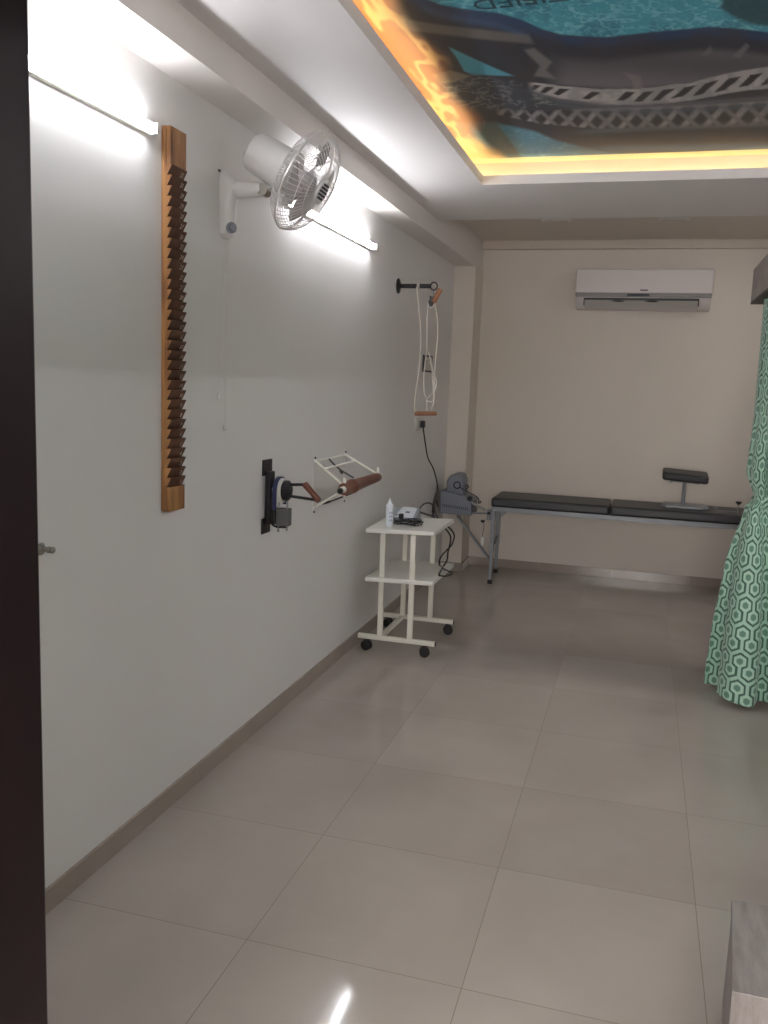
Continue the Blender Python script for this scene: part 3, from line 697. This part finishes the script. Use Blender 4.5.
# wall plates
def wall_plate(y0, y1, z0, z1, label, frame_m):
    t = thing('socket_plate', (XL, (y0+y1)/2, z0), label, 'socket plate')
    MB().bb(XL, XL+.008, y0, y1, z0, z1).build('frame', frame_m, t, bevel=.002)
    a_ = .018; ka = 2.4 if frame_m != 'socket' else 1
    MB().bb(XL+.0082, XL+.012, y0+a_*ka, y1-a_*ka, z0+a_*.7, z1-a_*.7).build('module', 'socket', t, bevel=.001)
    k = 3
    for i in range(k):
        yy = y0+a_+(y1-y0-2*a_)*(i+.5)/k
        MB().bb(XL+.0122, XL+.0155, yy-.018, yy+.018, (z0+z1)/2-.025, (z0+z1)/2+.025).build('switch', 'socket', t, bevel=.001)
    return t
wp1 = wall_plate(6.12, 6.40, 1.605, 1.725, 'switch plate with dark frame behind the pulley ropes', 'grey_dark')
wp2 = wall_plate(5.97, 6.22, 1.195, 1.285, 'white socket plate with a black plug just under the wooden pulley handle', 'socket')
p0 = on(0, XL+.04, 424, 424)
t = thing('plug_cable', (XL+.0205, p0.y, p0.z), 'black mains cable hanging from the wall socket to the traction machine', 'cable')
MB().bb(XL+.0158, XL+.046, p0.y-.022, p0.y+.022, p0.z-.026, p0.z+.022).build('plug', 'black', t, bevel=.005)
xs_ = XL+.035
pts = [V((xs_, p0.y, p0.z-.024))]
for px, py, y in ((425.5, 445, 6.15), (428, 458, 6.3), (433, 468, 6.45), (436.5, 480, 6.55)): pts.append(on(1, y, px, py))
pts += [on(1, 6.58, 437.5, 490), on(1, 6.58, 437, 502), on(1, 6.6, 438.5, 507)]
MB().tube(pts, .005, 8, smooth=6).build('cord', 'cable', t)
# bundled white lead beside upper plate
q1 = [on(0, XL+.025, 427, 359), on(0, XL+.04, 430, 363), on(0, XL+.05, 432, 370), on(0, XL+.05, 433.5, 378)]
o = MB().tube(q1, .006, 8, smooth=5).build('short_lead', 'rope'); tag(o, 'short white lead plugged in the dark framed switch plate', 'cable')

# ------------------------------------------------------------------ air conditioner
AX0, AX1, AY = -.575, .428, 7.18
t = thing('air_conditioner', ((AX0+AX1)/2, YB, 2.15), 'white split air conditioner high on the end wall', 'air conditioner')
ztop, zst1, zst0, zb_ = 2.447, 2.268, 2.238, 2.150
def acprof(x): return None
mb = MB(); mb.prism([V((AX0+.004, YB, ztop)), V((AX0+.004, AY+.045, ztop)), V((AX0+.004, AY+.012, ztop-.006)), V((AX0+.004, AY+.006, zst1)), V((AX0+.004, AY+.012, zst0-.002)), V((AX0+.004, AY+.016, 2.222)), V((AX0+.004, AY+.075, 2.160)), V((AX0+.004, AY+.10, zb_)), V((AX0+.004, YB, zb_+.002))], (AX1-AX0-.008, 0, 0))
body = mb.build('body', 'ac', t, bevel=.004)
MB().bb(AX0-.002, AX1+.002, AY-.006, AY+.0115, zst1+.001, ztop-.001).build('front_panel', 'ac', t, bevel=.005)
MB().bb(AX0, AX1, AY-.004, AY+.0115, zst0, zst1-.001).build('accent_strip', 'ac_grey', t, bevel=.002)
MB().bb(-.187, -.022, AY-.0055, AY-.0042, zst0+.006, zst1-.006).build('display_window', 'grey_dark', t)
text_mesh('SPLIT INVERTER', .001, 'x', 'logo', None, Matrix.Identity(4)) if False else None
MB().bb(-.092, -.036, AY-.0072, AY-.0062, zst1+.016, zst1+.027).build('emblem', 'logo', t, bevel=.0004)
sx0, sx1 = AX0+.065, AX1-.088
MB().bb(sx0, sx1, AY+.004, AY+.0155, 2.216, 2.231).build('outlet_slot', 'black', t)
mb = MB(); mb.prism([V((sx0+.004, AY+.004, 2.213)), V((sx0+.004, AY+.010, 2.214)), V((sx0+.004, AY+.066, 2.162)), V((sx0+.004, AY+.058, 2.157))], (sx1-sx0-.008, 0, 0)); mb.build('louver', 'ac_vane', t, bevel=.001)
for cx in (-.255, -.005):
    MB().prism([V((cx-.055, AY+.001, 2.208)), V((cx-.02, AY+.001, 2.214)), V((cx+.035, AY+.001, 2.214)), V((cx+.055, AY+.001, 2.204)), V((cx, AY+.001, 2.201))], (0, .006, 0)).build('vane_clip', 'black', t)
for x in (sx0, sx1-.006): MB().bb(x, x+.006, AY+.001, AY+.03, 2.175, 2.230).build('outlet_end', 'grey_dark', t)

# ------------------------------------------------------------------ traction bed
BY0, BY1 = 6.70, 7.17
t = thing('traction_bed', (0, 6.93, 0), 'long low traction bed with charcoal padding and grey steel legs under the air conditioner', 'bed')
def cushion(x0, x1):
    mb = MB(); mb.bb(x0, x1, BY0-.012, BY1, .608, .678); return mb.build('cushion', 'leather', t, bevel=.016, seg=3)
cushion(-1.066, -.186); cushion(-.176, 1.05)
mb = MB(); mb.bb(-1.06, 1.05, BY0, BY0+.035, .572, .608); mb.bb(-1.06, 1.05, BY1-.045, BY1-.01, .572, .608)
for x in (-1.06, -.2, 1.015): mb.bb(x, x+.035, BY0+.035, BY1-.045, .572, .608)
mb.build('frame', 'grey_steel', t, bevel=.002)
for x, nm in ((-1.048, 0), (.86, 0)):
    for y in (BY0+.016, BY1-.02):
        xx = x-(.024 if (y > 6.9 and x < 0) else 0)
        mb = MB(); mb.bb(xx-.016, xx+.016, y-.016, y+.016, .24, .5715); mb.bb(xx-.012, xx+.012, y-.012, y+.012, .03, .24); lg = mb.build('leg', 'grey_steel', t, bevel=.002)
        MB().lathe((xx, y, 0), (0, 0, 1), [(0, .019), (.02, .019), (.034, .014)], 16).build('foot', 'rubber', lg)
    MB().beam((x, BY0+.032, .30), (x-(.024 if x < 0 else 0), BY1-.036, .30), .02, .022).build('cross_rail', 'grey_steel', t, bevel=.002)
for x in (-.985, .80): MB().prism([V((x, BY0+.002, .571)), V((x+.045*(1 if x < 0 else 1), BY0+.002, .571)), V((x, BY0+.002, .53))], (0, .03, 0)).build('gusset', 'grey_steel', t)
mb = MB(); mb.bb(-1.095, -1.066, BY0-.01, BY0+.03, .50, .585); mb.build('end_bracket', 'grey_steel', t, bevel=.003)
MB().lathe((-1.08, BY0-.01, .555), (0, -1, 0), [(0, .012), (.012, .012), (.02, .008)], 14).build('clamp_knob', 'black', t)
MB().lathe((-1.125, BY0+.0, .497), (0, 0, -1), [(0, .016), (.014, .016), (.02, .006)], 14).build('clamp_knob', 'black', t)
# stubs at the right end
MB().cyl((.712, 6.80, .679), (.712, 6.80, .745), .006, n=12).build('upright_pin', 'steel', t)
MB().lathe((.712, 6.80, .742), (0, 0, 1), [(0, .008), (.016, .022), (.022, .022)], 16).build('pin_knob', 'black', t)
MB().tube([(.70, 6.79, .690), (.62, 6.79, .690), (.58, 6.79, .690), (.565, 6.79, .695), (.555, 6.79, .705), (.56, 6.79, .714), (.572, 6.79, .708)], .0035, 8, smooth=4).build('hook_rod', 'steel', t)
# remote on a thin lead
t3 = thing('hand_switch', (-1.13, 6.74, .30), 'small white hand switch on a thin lead beside the bed leg', 'hand switch')
MB().tube([on(1, 6.72, 483.5, 521), on(1, 6.72, 483.8, 528), on(1, 6.72, 482.3, 536)], .002, 6, smooth=4).build('lead', 'cable', t3)
q = on(1, 6.72, 482.5, 541); MB().bb(q.x-.013, q.x+.013, 6.71, 6.73, q.z-.034, q.z+.034).build('switch_body', 'white_board', t3, bevel=.004)

# flexion stool on the bed
t = thing('knee_rest', (.345, 6.93, .679), 'small padded charcoal rest on a steel post standing on the bed', 'padded rest')
mb = MB(); mb.prism([V((.215, 6.82, .680)), V((.47, 6.82, .680)), V((.52, 6.87, .680)), V((.50, 7.05, .680)), V((.20, 7.05, .680)), V((.18, 6.87, .680))], (0, 0, .020)); mb.build('base_plate', 'grey_steel', t, bevel=.004)
MB().cyl((.338, 6.95, .70), (.338, 6.95, .873), .014, n=16).build('post', 'grey_steel', t)
Rt = Matrix.Rotation(math.radians(3.0), 3, 'Y') @ Matrix.Rotation(math.radians(6), 3, 'X')
MB().box((.34, 6.95, .878), (.20, .12, .012), Rt).build('pad_plate', 'grey_steel', t, bevel=.002)
MB().box((.338, 6.95, .914), (.325, .215, .058), Rt).build('pad', 'leather', t, bevel=.016, seg=3)
for x in (.24, .43): MB().cyl((x, 6.90, .860), (x, 6.90, .880), .008, n=10).build('bolt', 'steel', t)

# traction machine
t = thing('traction_machine', (-1.35, 6.78, .50), 'grey blue traction machine box on a bracket between trolley and bed', 'traction machine')
my0, my1 = 6.70, 6.96
P_ = lambda px, py, y=my0: on(1, y, px, py)
corner = [P_(440, 490.5), P_(455, 493), P_(471.5, 501.5), P_(471, 516), P_(455, 514.5), P_(439.3, 513)]
bxm = MB().prism(corner, (0, my1-my0, 0)).build('housing', 'grey_box', t, bevel=.008)
dome = [P_(446, 492, my0+.03), P_(446.5, 481, my0+.03), P_(450, 475.5, my0+.03), P_(455, 474, my0+.03), P_(461, 474.3, my0+.03), P_(463.5, 481, my0+.03), P_(463, 496, my0+.03)]
MB().prism(dome, (0, .20, 0)).build('motor_cover', 'grey_box', t, bevel=.018, seg=4)
for k in range(13):
    q = P_(442.8+k*2.05, 505.2+k*.33, my0-.0005); MB().box(q, (.006, .003, .022)).build('vent_slot', 'grey_dark', bxm)
MB().lathe(P_(470, 498.5, my0-.01), (0, -1, 0), [(0, .020), (.018, .020), (.022, .016)], 20).build('control_knob', 'black', t)
MB().ring(P_(457, 485.3, my0-.03), (0, 1, 0), .025, .0045, 28, 8).build('pull_ring', 'black_metal', t)
a_ = my0-.03
MB().tube([P_(460, 487.5, a_), P_(466, 490.8, a_), P_(472, 494, a_), P_(477.5, 497.5, a_), P_(479, 500.5, a_), P_(478.5, 503, a_), P_(480.5, 502.5, a_), P_(480.6, 500.5, a_)], .0045, 8, smooth=4).build('spreader_hook', 'black_metal', t)
MB().ring(P_(466.8, 486.7, a_), (0, 1, 0), .013, .004, 20, 6).build('rope_eye', 'black_metal', t)
MB().cyl(P_(466.7, 488.4, a_), P_(466.6, 490.6, a_), .004, n=8).build('eye_stem', 'black_metal', t)
MB().tube([P_(462, 496, my0+.02), P_(474, 504, my0+.03), P_(486, 510.3, my0+.03)], .010, 10).build('support_tube', 'steel', t)
MB().tube([P_(470, 513, my0+.05), P_(487, 513.5, my0+.03)], .008, 10).build('support_tube', 'grey_steel', t)
MB().beam(P_(457, 515.5, my0+.06), V((-1.067, BY0+.02, .20)), .024, .016).build('diagonal_brace', 'grey_steel', t, bevel=.002)

# cable bundle by the machine, down past the trolley
t = thing('trailing_cables', (-1.30, 5.6, .33), 'black cables looping down between the trolley and the grey machine', 'cable')
yb_ = 5.12
def hang(pts, r=.0048, nm='cable'): return MB().tube([(on(2, -p[2], p[0], p[1]) if len(p) > 2 and p[2] < 0 else on(1, p[2] if len(p) > 2 else yb_, p[0], p[1])) for p in pts], r, 8, smooth=7).build(nm, 'cable', t)
hang([(437, 491, 6.4), (435.5, 500, 6.0), (434.5, 509, 5.6), (437, 517, 5.3), (444, 523.5, 5.16), (451, 529.5), (454.3, 536), (451.5, 545), (446, 551), (441.5, 556), (439.2, 562), (441, 567), (447, 570.5, -.445), (452.5, 573.5, -.442), (446, 576, -.442), (439, 575.6, -.442)])
hang([(438, 491, 6.4), (436.5, 500, 6.0), (433, 510, 5.6), (434, 516.5, 5.3), (439, 523, 5.16), (446.5, 530), (450.5, 537), (449.5, 546), (448, 552), (447, 560), (443, 567), (439.5, 573, -.446), (439, 575.6, -.442)])
hang([(438.5, 492, 6.35), (434, 502, 5.9), (432.5, 512, 5.5)], .006)
hang([(436, 493, 6.35), (433, 505, 5.8), (433, 516, 5.5)], .006)
hang([(432.5, 517, 5.42), (434, 508, 5.35), (430.5, 503.5, 5.25), (425, 503.5, 5.2), (420.5, 507.5, 5.12), (419, 513, 5.06)], .0045)
hang([(419.5, 512, 5.06), (425, 514, 5.2), (430, 515.5, 5.35), (434, 517, 5.45)], .006)

# ------------------------------------------------------------------ trolley
t = thing('trolley', (-1.25, 4.93, 0), 'white two-shelf metal trolley on black castors against the left wall', 'trolley')
ty0, ty1 = 4.665, 5.215
mb = MB(); mb.prism([V((-1.437, 4.655, .686)), V((-1.062, 4.735, .686)), V((-1.058, 5.255, .686)), V((-1.455, 5.170, .686))], (0, 0, .024)); mb.build('top_board', 'white_board', t, bevel=.003)
mb = MB(); mb.prism([V((-1.428, 4.640, .412)), V((-1.046, 4.690, .412)), V((-1.046, 5.250, .412)), V((-1.428, 5.200, .412))], (0, 0, .024)); mb.build('shelf', 'white_board', t, bevel=.003)
for y, nm in ((4.70, 'f'), (5.20, 'r')):
    x0b, x1b = -1.474, -1.022
    MB().bb(x0b, x1b, y-.0125, y+.0125, .066, .092).build('base_bar', 'white_metal', t, bevel=.002)
    for x in (-1.345, -1.170): MB().bb(x-.0145, x+.0145, y-.0125-.0, y+.0125, .0922, .6855).build('leg', 'white_metal', t, bevel=.002)
    MB().bb(x1b, x1b+.004, y-.011, y+.011, .068, .090).build('bar_plug', 'black', t)
    for x in ((-1.421, -1.079) if nm == 'f' else (-1.434, -1.052)):
        ca = MB().bb(x-.014, x+.014, y-.014, y+.014, .056, .066).build('castor', 'black_metal', t)
        mb = MB(); 
        wa = V((.30*(1 if x > -1.2 else -1), -1, 0)).normalized()
        for s_ in (-1, 1): mb.lathe(V((x, y-.006, .029))+wa*.004*s_, wa*s_, [(0, .027), (.002, .029), (.013, .029), (.020, .021)], 24)
        mb.build('wheel', 'rubber', ca)
        MB().bb(x-.004, x+.004, y-.008, y-.004, .028, .058).build('fork', 'black_metal', ca)
MB().bb(-1.36, -1.33, 4.7127, 5.1873, .070, .088).build('side_rail', 'white_metal', t, bevel=.002)
# bottle
q = on(2, .711, 389, 526)
t = thing('gel_bottle', q, 'white squeeze bottle with pointed nozzle on the trolley top', 'bottle')
bt = MB().lathe(q, (0, 0, 1), [(0, .018), (.003, .021), (.105, .021), (.120, .0215), (.126, .016), (.128, .012)], 24).build('bottle_body', 'bottle', t)
MB().lathe(q+V((0, 0, .1282)), (0, 0, 1), [(0, .013), (.010, .012), (.020, .0045), (.034, .0025)], 18).build('nozzle', 'bottle', t)
for k in range(3):
    g = [-1.4+.25*i for i in range(5)]; zz = .030+.022*k
    MB().tube([q+V((.0213*math.cos(a1), .0213*math.sin(a1), zz+.012*((i % 2)))) for i, a1 in enumerate(g)], .0018, 5).build('label_print', 'blue', bt)
# therapy unit
q = on(2, .711, 407, 520)
t = thing('therapy_unit', (q.x, 4.96, .711), 'grey therapy unit with white top panel on the trolley', 'therapy unit')
cx, cy = q.x-.004, 5.02
mb = MB(); hw, hd = .085, .080
def up_pts(w, d, z0, z1): return [V((cx-w, cy-d, z0)), V((cx+w, cy-d, z0)), V((cx+w, cy+d, z1)), V((cx-w, cy+d, z1))]
b1 = [V((cx-hw, cy-hd, .712)), V((cx+hw, cy-hd, .712)), V((cx+hw, cy+hd, .712)), V((cx-hw, cy+hd, .712))]
b2 = [V((cx-hw*.92, cy-hd*.9, .738)), V((cx+hw*.95, cy-hd*.9, .738)), V((cx+hw*.95, cy+hd*.9, .782)), V((cx-hw*.92, cy+hd*.9, .782))]
mb._add(b1+b2, [(3, 2, 1, 0), (4, 5, 6, 7), (0, 1, 5, 4), (1, 2, 6, 5), (2, 3, 7, 6), (3, 0, 4, 7)]); un = mb.build('casing', 'unit', t, bevel=.006)
b3 = [V((cx-.045, cy-hd*.8, .7415)), V((cx+.068, cy-hd*.8, .7415)), V((cx+.060, cy+hd*.85, .783)), V((cx-.030, cy+hd*.85, .783))]
mb = MB(); mb.prism(b3, (0, -.0005, .004)); pn = mb.build('top_panel', 'unit_white', t, bevel=.001)
Rx = Matrix.Rotation(math.atan2(.034, .13), 3, 'X')
MB().box((cx+.018, cy+.005, .7665), (.026, .030, .002), Rx).build('screen', 'grey_dark', pn)
MB().lathe((cx-.035, cy-.045, .742), (0, -.2, 1), [(0, .009), (.010, .008)], 14).build('dial', 'black', t)
# coiled lead
q = on(2, .711, 408, 525.5); q = V((q.x, q.y, .711))
t = thing('coiled_lead', q, 'coil of black lead lying on the trolley beside the bottle', 'cable')
mb = MB()
for k in range(6):
    R_ = .080+random.uniform(-.016, .008); ox, oy, oz = random.uniform(-.014, .012), random.uniform(-.008, .008), .004+.0035*k
    pts = [(q.x+ox+R_*1.0*math.cos(g), q.y+oy+R_*.48*math.sin(g+.2*k), q.z+oz+.006*(1+math.sin(g+random.uniform(-.1, .1)))+.004*math.sin(3*g+k)+.003) for g in [2*PI*i/16 for i in range(16)]]
    mb.tube(pts, .0025, 6, closed=True, smooth=2)
mb.tube([q+V(p) for p in ((-.085, -.02, .008), (-.04, .01, .022), (.01, -.02, .030), (.05, .012, .024), (.085, -.01, .010))], .0028, 6, smooth=4)
mb.build('coil', 'cable', t)
MB().bb(q.x-.062, q.x-.036, q.y+.012, q.y+.036, q.z+.032, q.z+.062).build('adapter_plug', 'black', t, bevel=.004)
mb = MB(); mb.tube([(q.x+.050, q.y-.040, q.z+.006), (q.x+.050, q.y-.040, q.z+.030), (q.x+.045, q.y-.015, q.z+.036)], .005, 6, smooth=3); mb.build('tie', 'cable', t)

# ------------------------------------------------------------------ pelmet and curtain
pf = on(0, .52, 750.4, 304.4); yP = pf.y; zPb = pf.z; zPt = on(1, yP, 754.4, 269.3).z
t = thing('pelmet', (.56, 3.2, zPb), 'grey wood-look curtain pelmet box above the green curtain', 'pelmet')
MB().bb(.52, .538, 1.1, yP, zPb+.012, zPt).build('face_board', 'laminate_pelmet', t, bevel=.002)
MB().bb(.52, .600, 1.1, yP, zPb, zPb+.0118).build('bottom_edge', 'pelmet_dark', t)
MB().bb(.538, .600, yP-.018, yP, zPb+.012, zPt).build('end_board', 'laminate_pelmet', t, bevel=.002)
MB().bb(.538, .62, 1.1, yP-.018, zPt-.016, zPt).build('top_board', 'laminate_pelmet', t)
# cubicle partition beyond the curtain, and the near one
o = MB().bb(.66, XR-.0, yP+.0, yP+.05, 0, 2.30).build('wall_partition', 'laminate_pelmet'); struct(o, 'grey wood-look cubicle partition behind the curtain', 'partition')
# curtain
def hexcol(u, v):
    W = .096; u = u/W; v = v/W; H = 1.41; h = .543; r0_, r1_, r2_ = .16, .305, .415; s_ = .085
    def hd(du, dv): return np.maximum(np.abs(du), np.abs(du)*.5+np.abs(dv)*.8660254)
    best = np.full(u.shape, 9.); 
    dark = np.zeros(u.shape, bool); stem = np.zeros(u.shape, bool); ring = np.zeros(u.shape, bool); dot = np.zeros(u.shape, bool)
    for (ou, ov, sg) in ((0, 0, -1), (.5, -h, 1)):
        du = u-ou; du = du-np.round(du); 
        vj = np.round((v-ov)/H)
        for k in (-1, 0, 1):
            dv = v-ov-(vj+k)*H; d = hd(du, dv)
            dark |= d < r2_; ring |= d < r1_; dot |= d < r0_
            stem |= (np.abs(du) < s_) & (sg*dv > 0) & (sg*dv < .62)
    c = np.empty(u.shape+(3,)); c[:] = lin((158, 194, 174))
    c[dark] = lin((50, 88, 70)); c[stem] = lin((158, 194, 174)); c[ring] = lin((166, 200, 180)); c[dot] = lin((92, 132, 112))
    return c
def curtain():
    NS, NT = 300, 620
    zt, zbm = zPb-.002, .028
    # plan of the hem: control points (x, y)
    hem = np.array([(.60, 5.02), (.50, 4.97), (.43, 4.86), (.412, 4.755), (.445, 4.765), (.488, 4.70), (.462, 4.575), (.497, 4.485), (.56, 4.462), (.622, 4.475), (.652, 4.56), (.70, 4.52), (.77, 4.47), (.84, 4.53), (.88, 4.62)])
    top = np.array([(.575, 5.18), (.562, 5.10), (.556, 5.02), (.572, 4.95), (.592, 4.92), (.566, 4.86), (.560, 4.80), (.588, 4.76), (.596, 4.71), (.566, 4.66), (.560, 4.60), (.588, 4.56), (.598, 4.50), (.575, 4.45), (.568, 4.40)])
    tie = np.array([(.640, 4.90), (.612, 4.885), (.585, 4.86), (.574, 4.82), (.590, 4.795), (.574, 4.765), (.568, 4.73), (.580, 4.70), (.602, 4.685), (.620, 4.695), (.634, 4.715), (.650, 4.70), (.668, 4.715), (.680, 4.74), (.688, 4.77)])
    bulge = np.array([(.605, 5.0), (.575, 4.97), (.545, 4.93), (.532, 4.86), (.552, 4.82), (.545, 4.77), (.536, 4.71), (.552, 4.66), (.584, 4.64), (.602, 4.66), (.614, 4.63), (.640, 4.61), (.672, 4.63), (.69, 4.67), (.70, 4.71)])
    mid = np.array([(.590, 5.1), (.566, 5.04), (.553, 4.97), (.556, 4.90), (.580, 4.87), (.560, 4.81), (.553, 4.75), (.575, 4.71), (.594, 4.67), (.572, 4.63), (.575, 4.58), (.60, 4.55), (.62, 4.52), (.61, 4.48), (.61, 4.44)])
    keys = [(zt, top), (1.50, mid), (1.14, bulge), (1.01, tie), (.96, tie*.5+bulge*.5+np.array([-.014, 0])), (.66, hem*.52+bulge*.48+np.array([-.004, 0])), (.30, hem*.88+bulge*.12), (zbm, hem)]
    def cr_(P, s_):
        n = len(P)-1; x = s_*n; i = np.clip(np.floor(x).astype(int), 0, n-1); f = (x-i)[:, None]
        g = lambda k: P[np.clip(k, 0, n)]
        a, b, c_, d = g(i-1), g(i), g(i+1), g(i+2)
        return .5*((2*b)+(c_-a)*f+(2*a-5*b+4*c_-d)*f*f+(3*b-a-3*c_+d)*f**3)
    s_ = np.linspace(0, 1, NS); rows = [cr_(P, s_) for _, P in keys]; kz = np.array([k for k, _ in keys])
    zz = np.linspace(zt, zbm, NT)
    order = np.argsort(kz); A = np.stack([rows[i] for i in order]); ks = kz[order]
    V_ = np.zeros((NT, NS, 3))
    for k, z in enumerate(zz):
        i = np.clip(np.searchsorted(ks, z)-1, 0, len(ks)-2); f = (z-ks[i])/(ks[i+1]-ks[i]); f = min(max(f, 0), 1)
        fs_ = f*f*(3-2*f)*.6+f*.4
        V_[k, :, :2] = A[i]*(1-fs_)+A[i+1]*fs_; V_[k, :, 2] = z
    # hem a little uneven
    drop = (1-np.clip(zz/.3, 0, 1))[:, None]; V_[:, :, 2] += drop*(.012*np.sin(s_*17)[None, :]+.006)
    arc = np.concatenate([[0], np.cumsum(np.hypot(*np.diff(cr_(hem, s_), axis=0).T))])
    U = np.tile(arc[None, :]*1.0, (NT, 1)); 
    vv = np.tile(zz[:, None], (1, NS))
    col = hexcol(U+.02, vv+.03)
    idx = np.arange(NS*NT).reshape(NT, NS); f = np.stack([idx[:-1, :-1], idx[1:, :-1], idx[1:, 1:], idx[:-1, 1:]], -1).reshape(-1, 4)
    root = thing('curtain', (.6, 4.75, 0), 'green hexagon-patterned curtain tied back under the pelmet at the right', 'curtain')
    me = bpy.data.meshes.new('fabric'); me.from_pydata((V_.reshape(-1, 3)-np.array([.6, 4.75, 0])).tolist(), [], f.tolist())
    ca = me.color_attributes.new('Col', 'FLOAT_COLOR', 'POINT')
    ca.data.foreach_set('color', np.concatenate([col.reshape(-1, 3), np.ones((NS*NT, 1))], 1).astype(np.float32).ravel())
    me.materials.append(M['curtain']); me.polygons.foreach_set('use_smooth', [True]*len(me.polygons))
    o = bpy.data.objects.new('fabric', me); C.objects.link(o); o.parent = root
    so = o.modifiers.new('thickness', 'SOLIDIFY'); so.thickness = .0015
    # tieback: a band round the waist of the curtain
    n = 48; nv = 12; vs = []; cc = []
    for j in range(nv+1):
        for i in range(n):
            g = 2*PI*i/n; v = j/nv
            vs.append((.628+(.066+.004*math.sin(PI*v))*math.cos(g)-.6, 4.79+(.118+.004*math.sin(PI*v))*math.sin(g)-4.75, .985+.05*v-.10*(math.cos(g))*-.25))
            cc.append((i/n*.5, v*.05))
    cc = np.array(cc); tcol = hexcol(cc[:, 0], cc[:, 1]+.3)
    me = bpy.data.meshes.new('tieback'); me.from_pydata(vs, [], [(j*n+i, j*n+(i+1) % n, (j+1)*n+(i+1) % n, (j+1)*n+i) for j in range(nv) for i in range(n)])
    ca = me.color_attributes.new('Col', 'FLOAT_COLOR', 'POINT'); ca.data.foreach_set('color', np.concatenate([tcol, np.ones((len(tcol), 1))], 1).astype(np.float32).ravel())
    me.materials.append(M['curtain']); me.polygons.foreach_set('use_smooth', [True]*len(me.polygons))
    o = bpy.data.objects.new('tieback', me); C.objects.link(o); o.parent = root
    so = o.modifiers.new('thickness', 'SOLIDIFY'); so.thickness = .002
curtain()

# ------------------------------------------------------------------ step stool at the lower right
t = thing('step_stool', (.46, 2.0, 0), 'low grey wood-look step box at the lower right corner', 'step stool')
A_, B_ = V((.299, 2.176)), V((.268, 1.815)); wv_ = V((.42, .004))
def q3(p, z): return V((p.x, p.y, z))
mb = MB(); ins = V((.0, .0))
mb.prism([q3(A_, .276), q3(B_, .276), q3(B_+wv_, .276), q3(A_+wv_, .276)], (0, 0, .024)); mb.build('top_board', 'laminate', t, bevel=.0015)
mb = MB(); e = V((.003, 0)); mb.prism([q3(A_+e, .02), q3(B_+e+V((.0, .02)), .02), q3(B_+e+V((.018, .02)), .02), q3(A_+e+V((.018, 0)), .02)], (0, 0, .2558)); mb.build('side_panel', 'laminate', t)
mb = MB(); f_ = V((.40, 0)); mb.prism([q3(A_+f_, .02), q3(B_+f_+V((.0, .02)), .02), q3(B_+f_+V((.018, .02)), .02), q3(A_+f_+V((.018, 0)), .02)], (0, 0, .2558)); mb.build('side_panel', 'laminate', t)
mb = MB(); mb.prism([q3(B_+V((.001, .001)), .02), q3(B_+V((.001, .0195)), .02), q3(B_+wv_+V((0, .0195)), .02), q3(B_+wv_+V((0, .001)), .02)], (0, 0, .2558)); mb.build('front_panel', 'laminate', t, bevel=.001)
mb = MB(); mb.prism([q3(A_+V((.024, -.018)), .02), q3(A_+V((.024, -.001)), .02), q3(A_+V((.398, -.001)), .02), q3(A_+V((.398, -.018)), .02)], (0, 0, .2558)); mb.build('back_panel', 'laminate', t)
for p in (A_+V((.015, -.02)), B_+V((.02, .03)), A_+V((.40, -.02)), B_+V((.40, .03))): MB().lathe((p.x, p.y, 0), (0, 0, 1), [(0, .010), (.0198, .012)], 14).build('glide', 'foot_white', t)
# exam couch inside the cubicle, behind the curtain line
t = thing('exam_couch', (1.45, 3.3, 0), 'charcoal padded examination couch inside the cubicle', 'couch')
MB().bb(1.02, 1.68, 2.3, 4.2, .60, .70).build('mattress', 'leather', t, bevel=.02, seg=3)
MB().bb(1.04, 1.66, 2.32, 4.18, .55, .60).build('frame', 'white_metal', t)
for x in (1.07, 1.63):
    for y in (2.4, 4.1): MB().bb(x-.02, x+.02, y-.02, y+.02, 0, .55).build('leg', 'white_metal', t)

# ------------------------------------------------------------------ world and colour
w = bpy.data.worlds.new('world'); S.world = w; w.use_nodes = True
w.node_tree.nodes['Background'].inputs[0].default_value = (.9, .93, 1, 1); w.node_tree.nodes['Background'].inputs[1].default_value = .2
S.view_settings.view_transform = 'Standard'; S.view_settings.look = 'None'; S.view_settings.gamma = 1; S.view_settings.use_curve_mapping = False
S.view_settings.exposure = 1.36
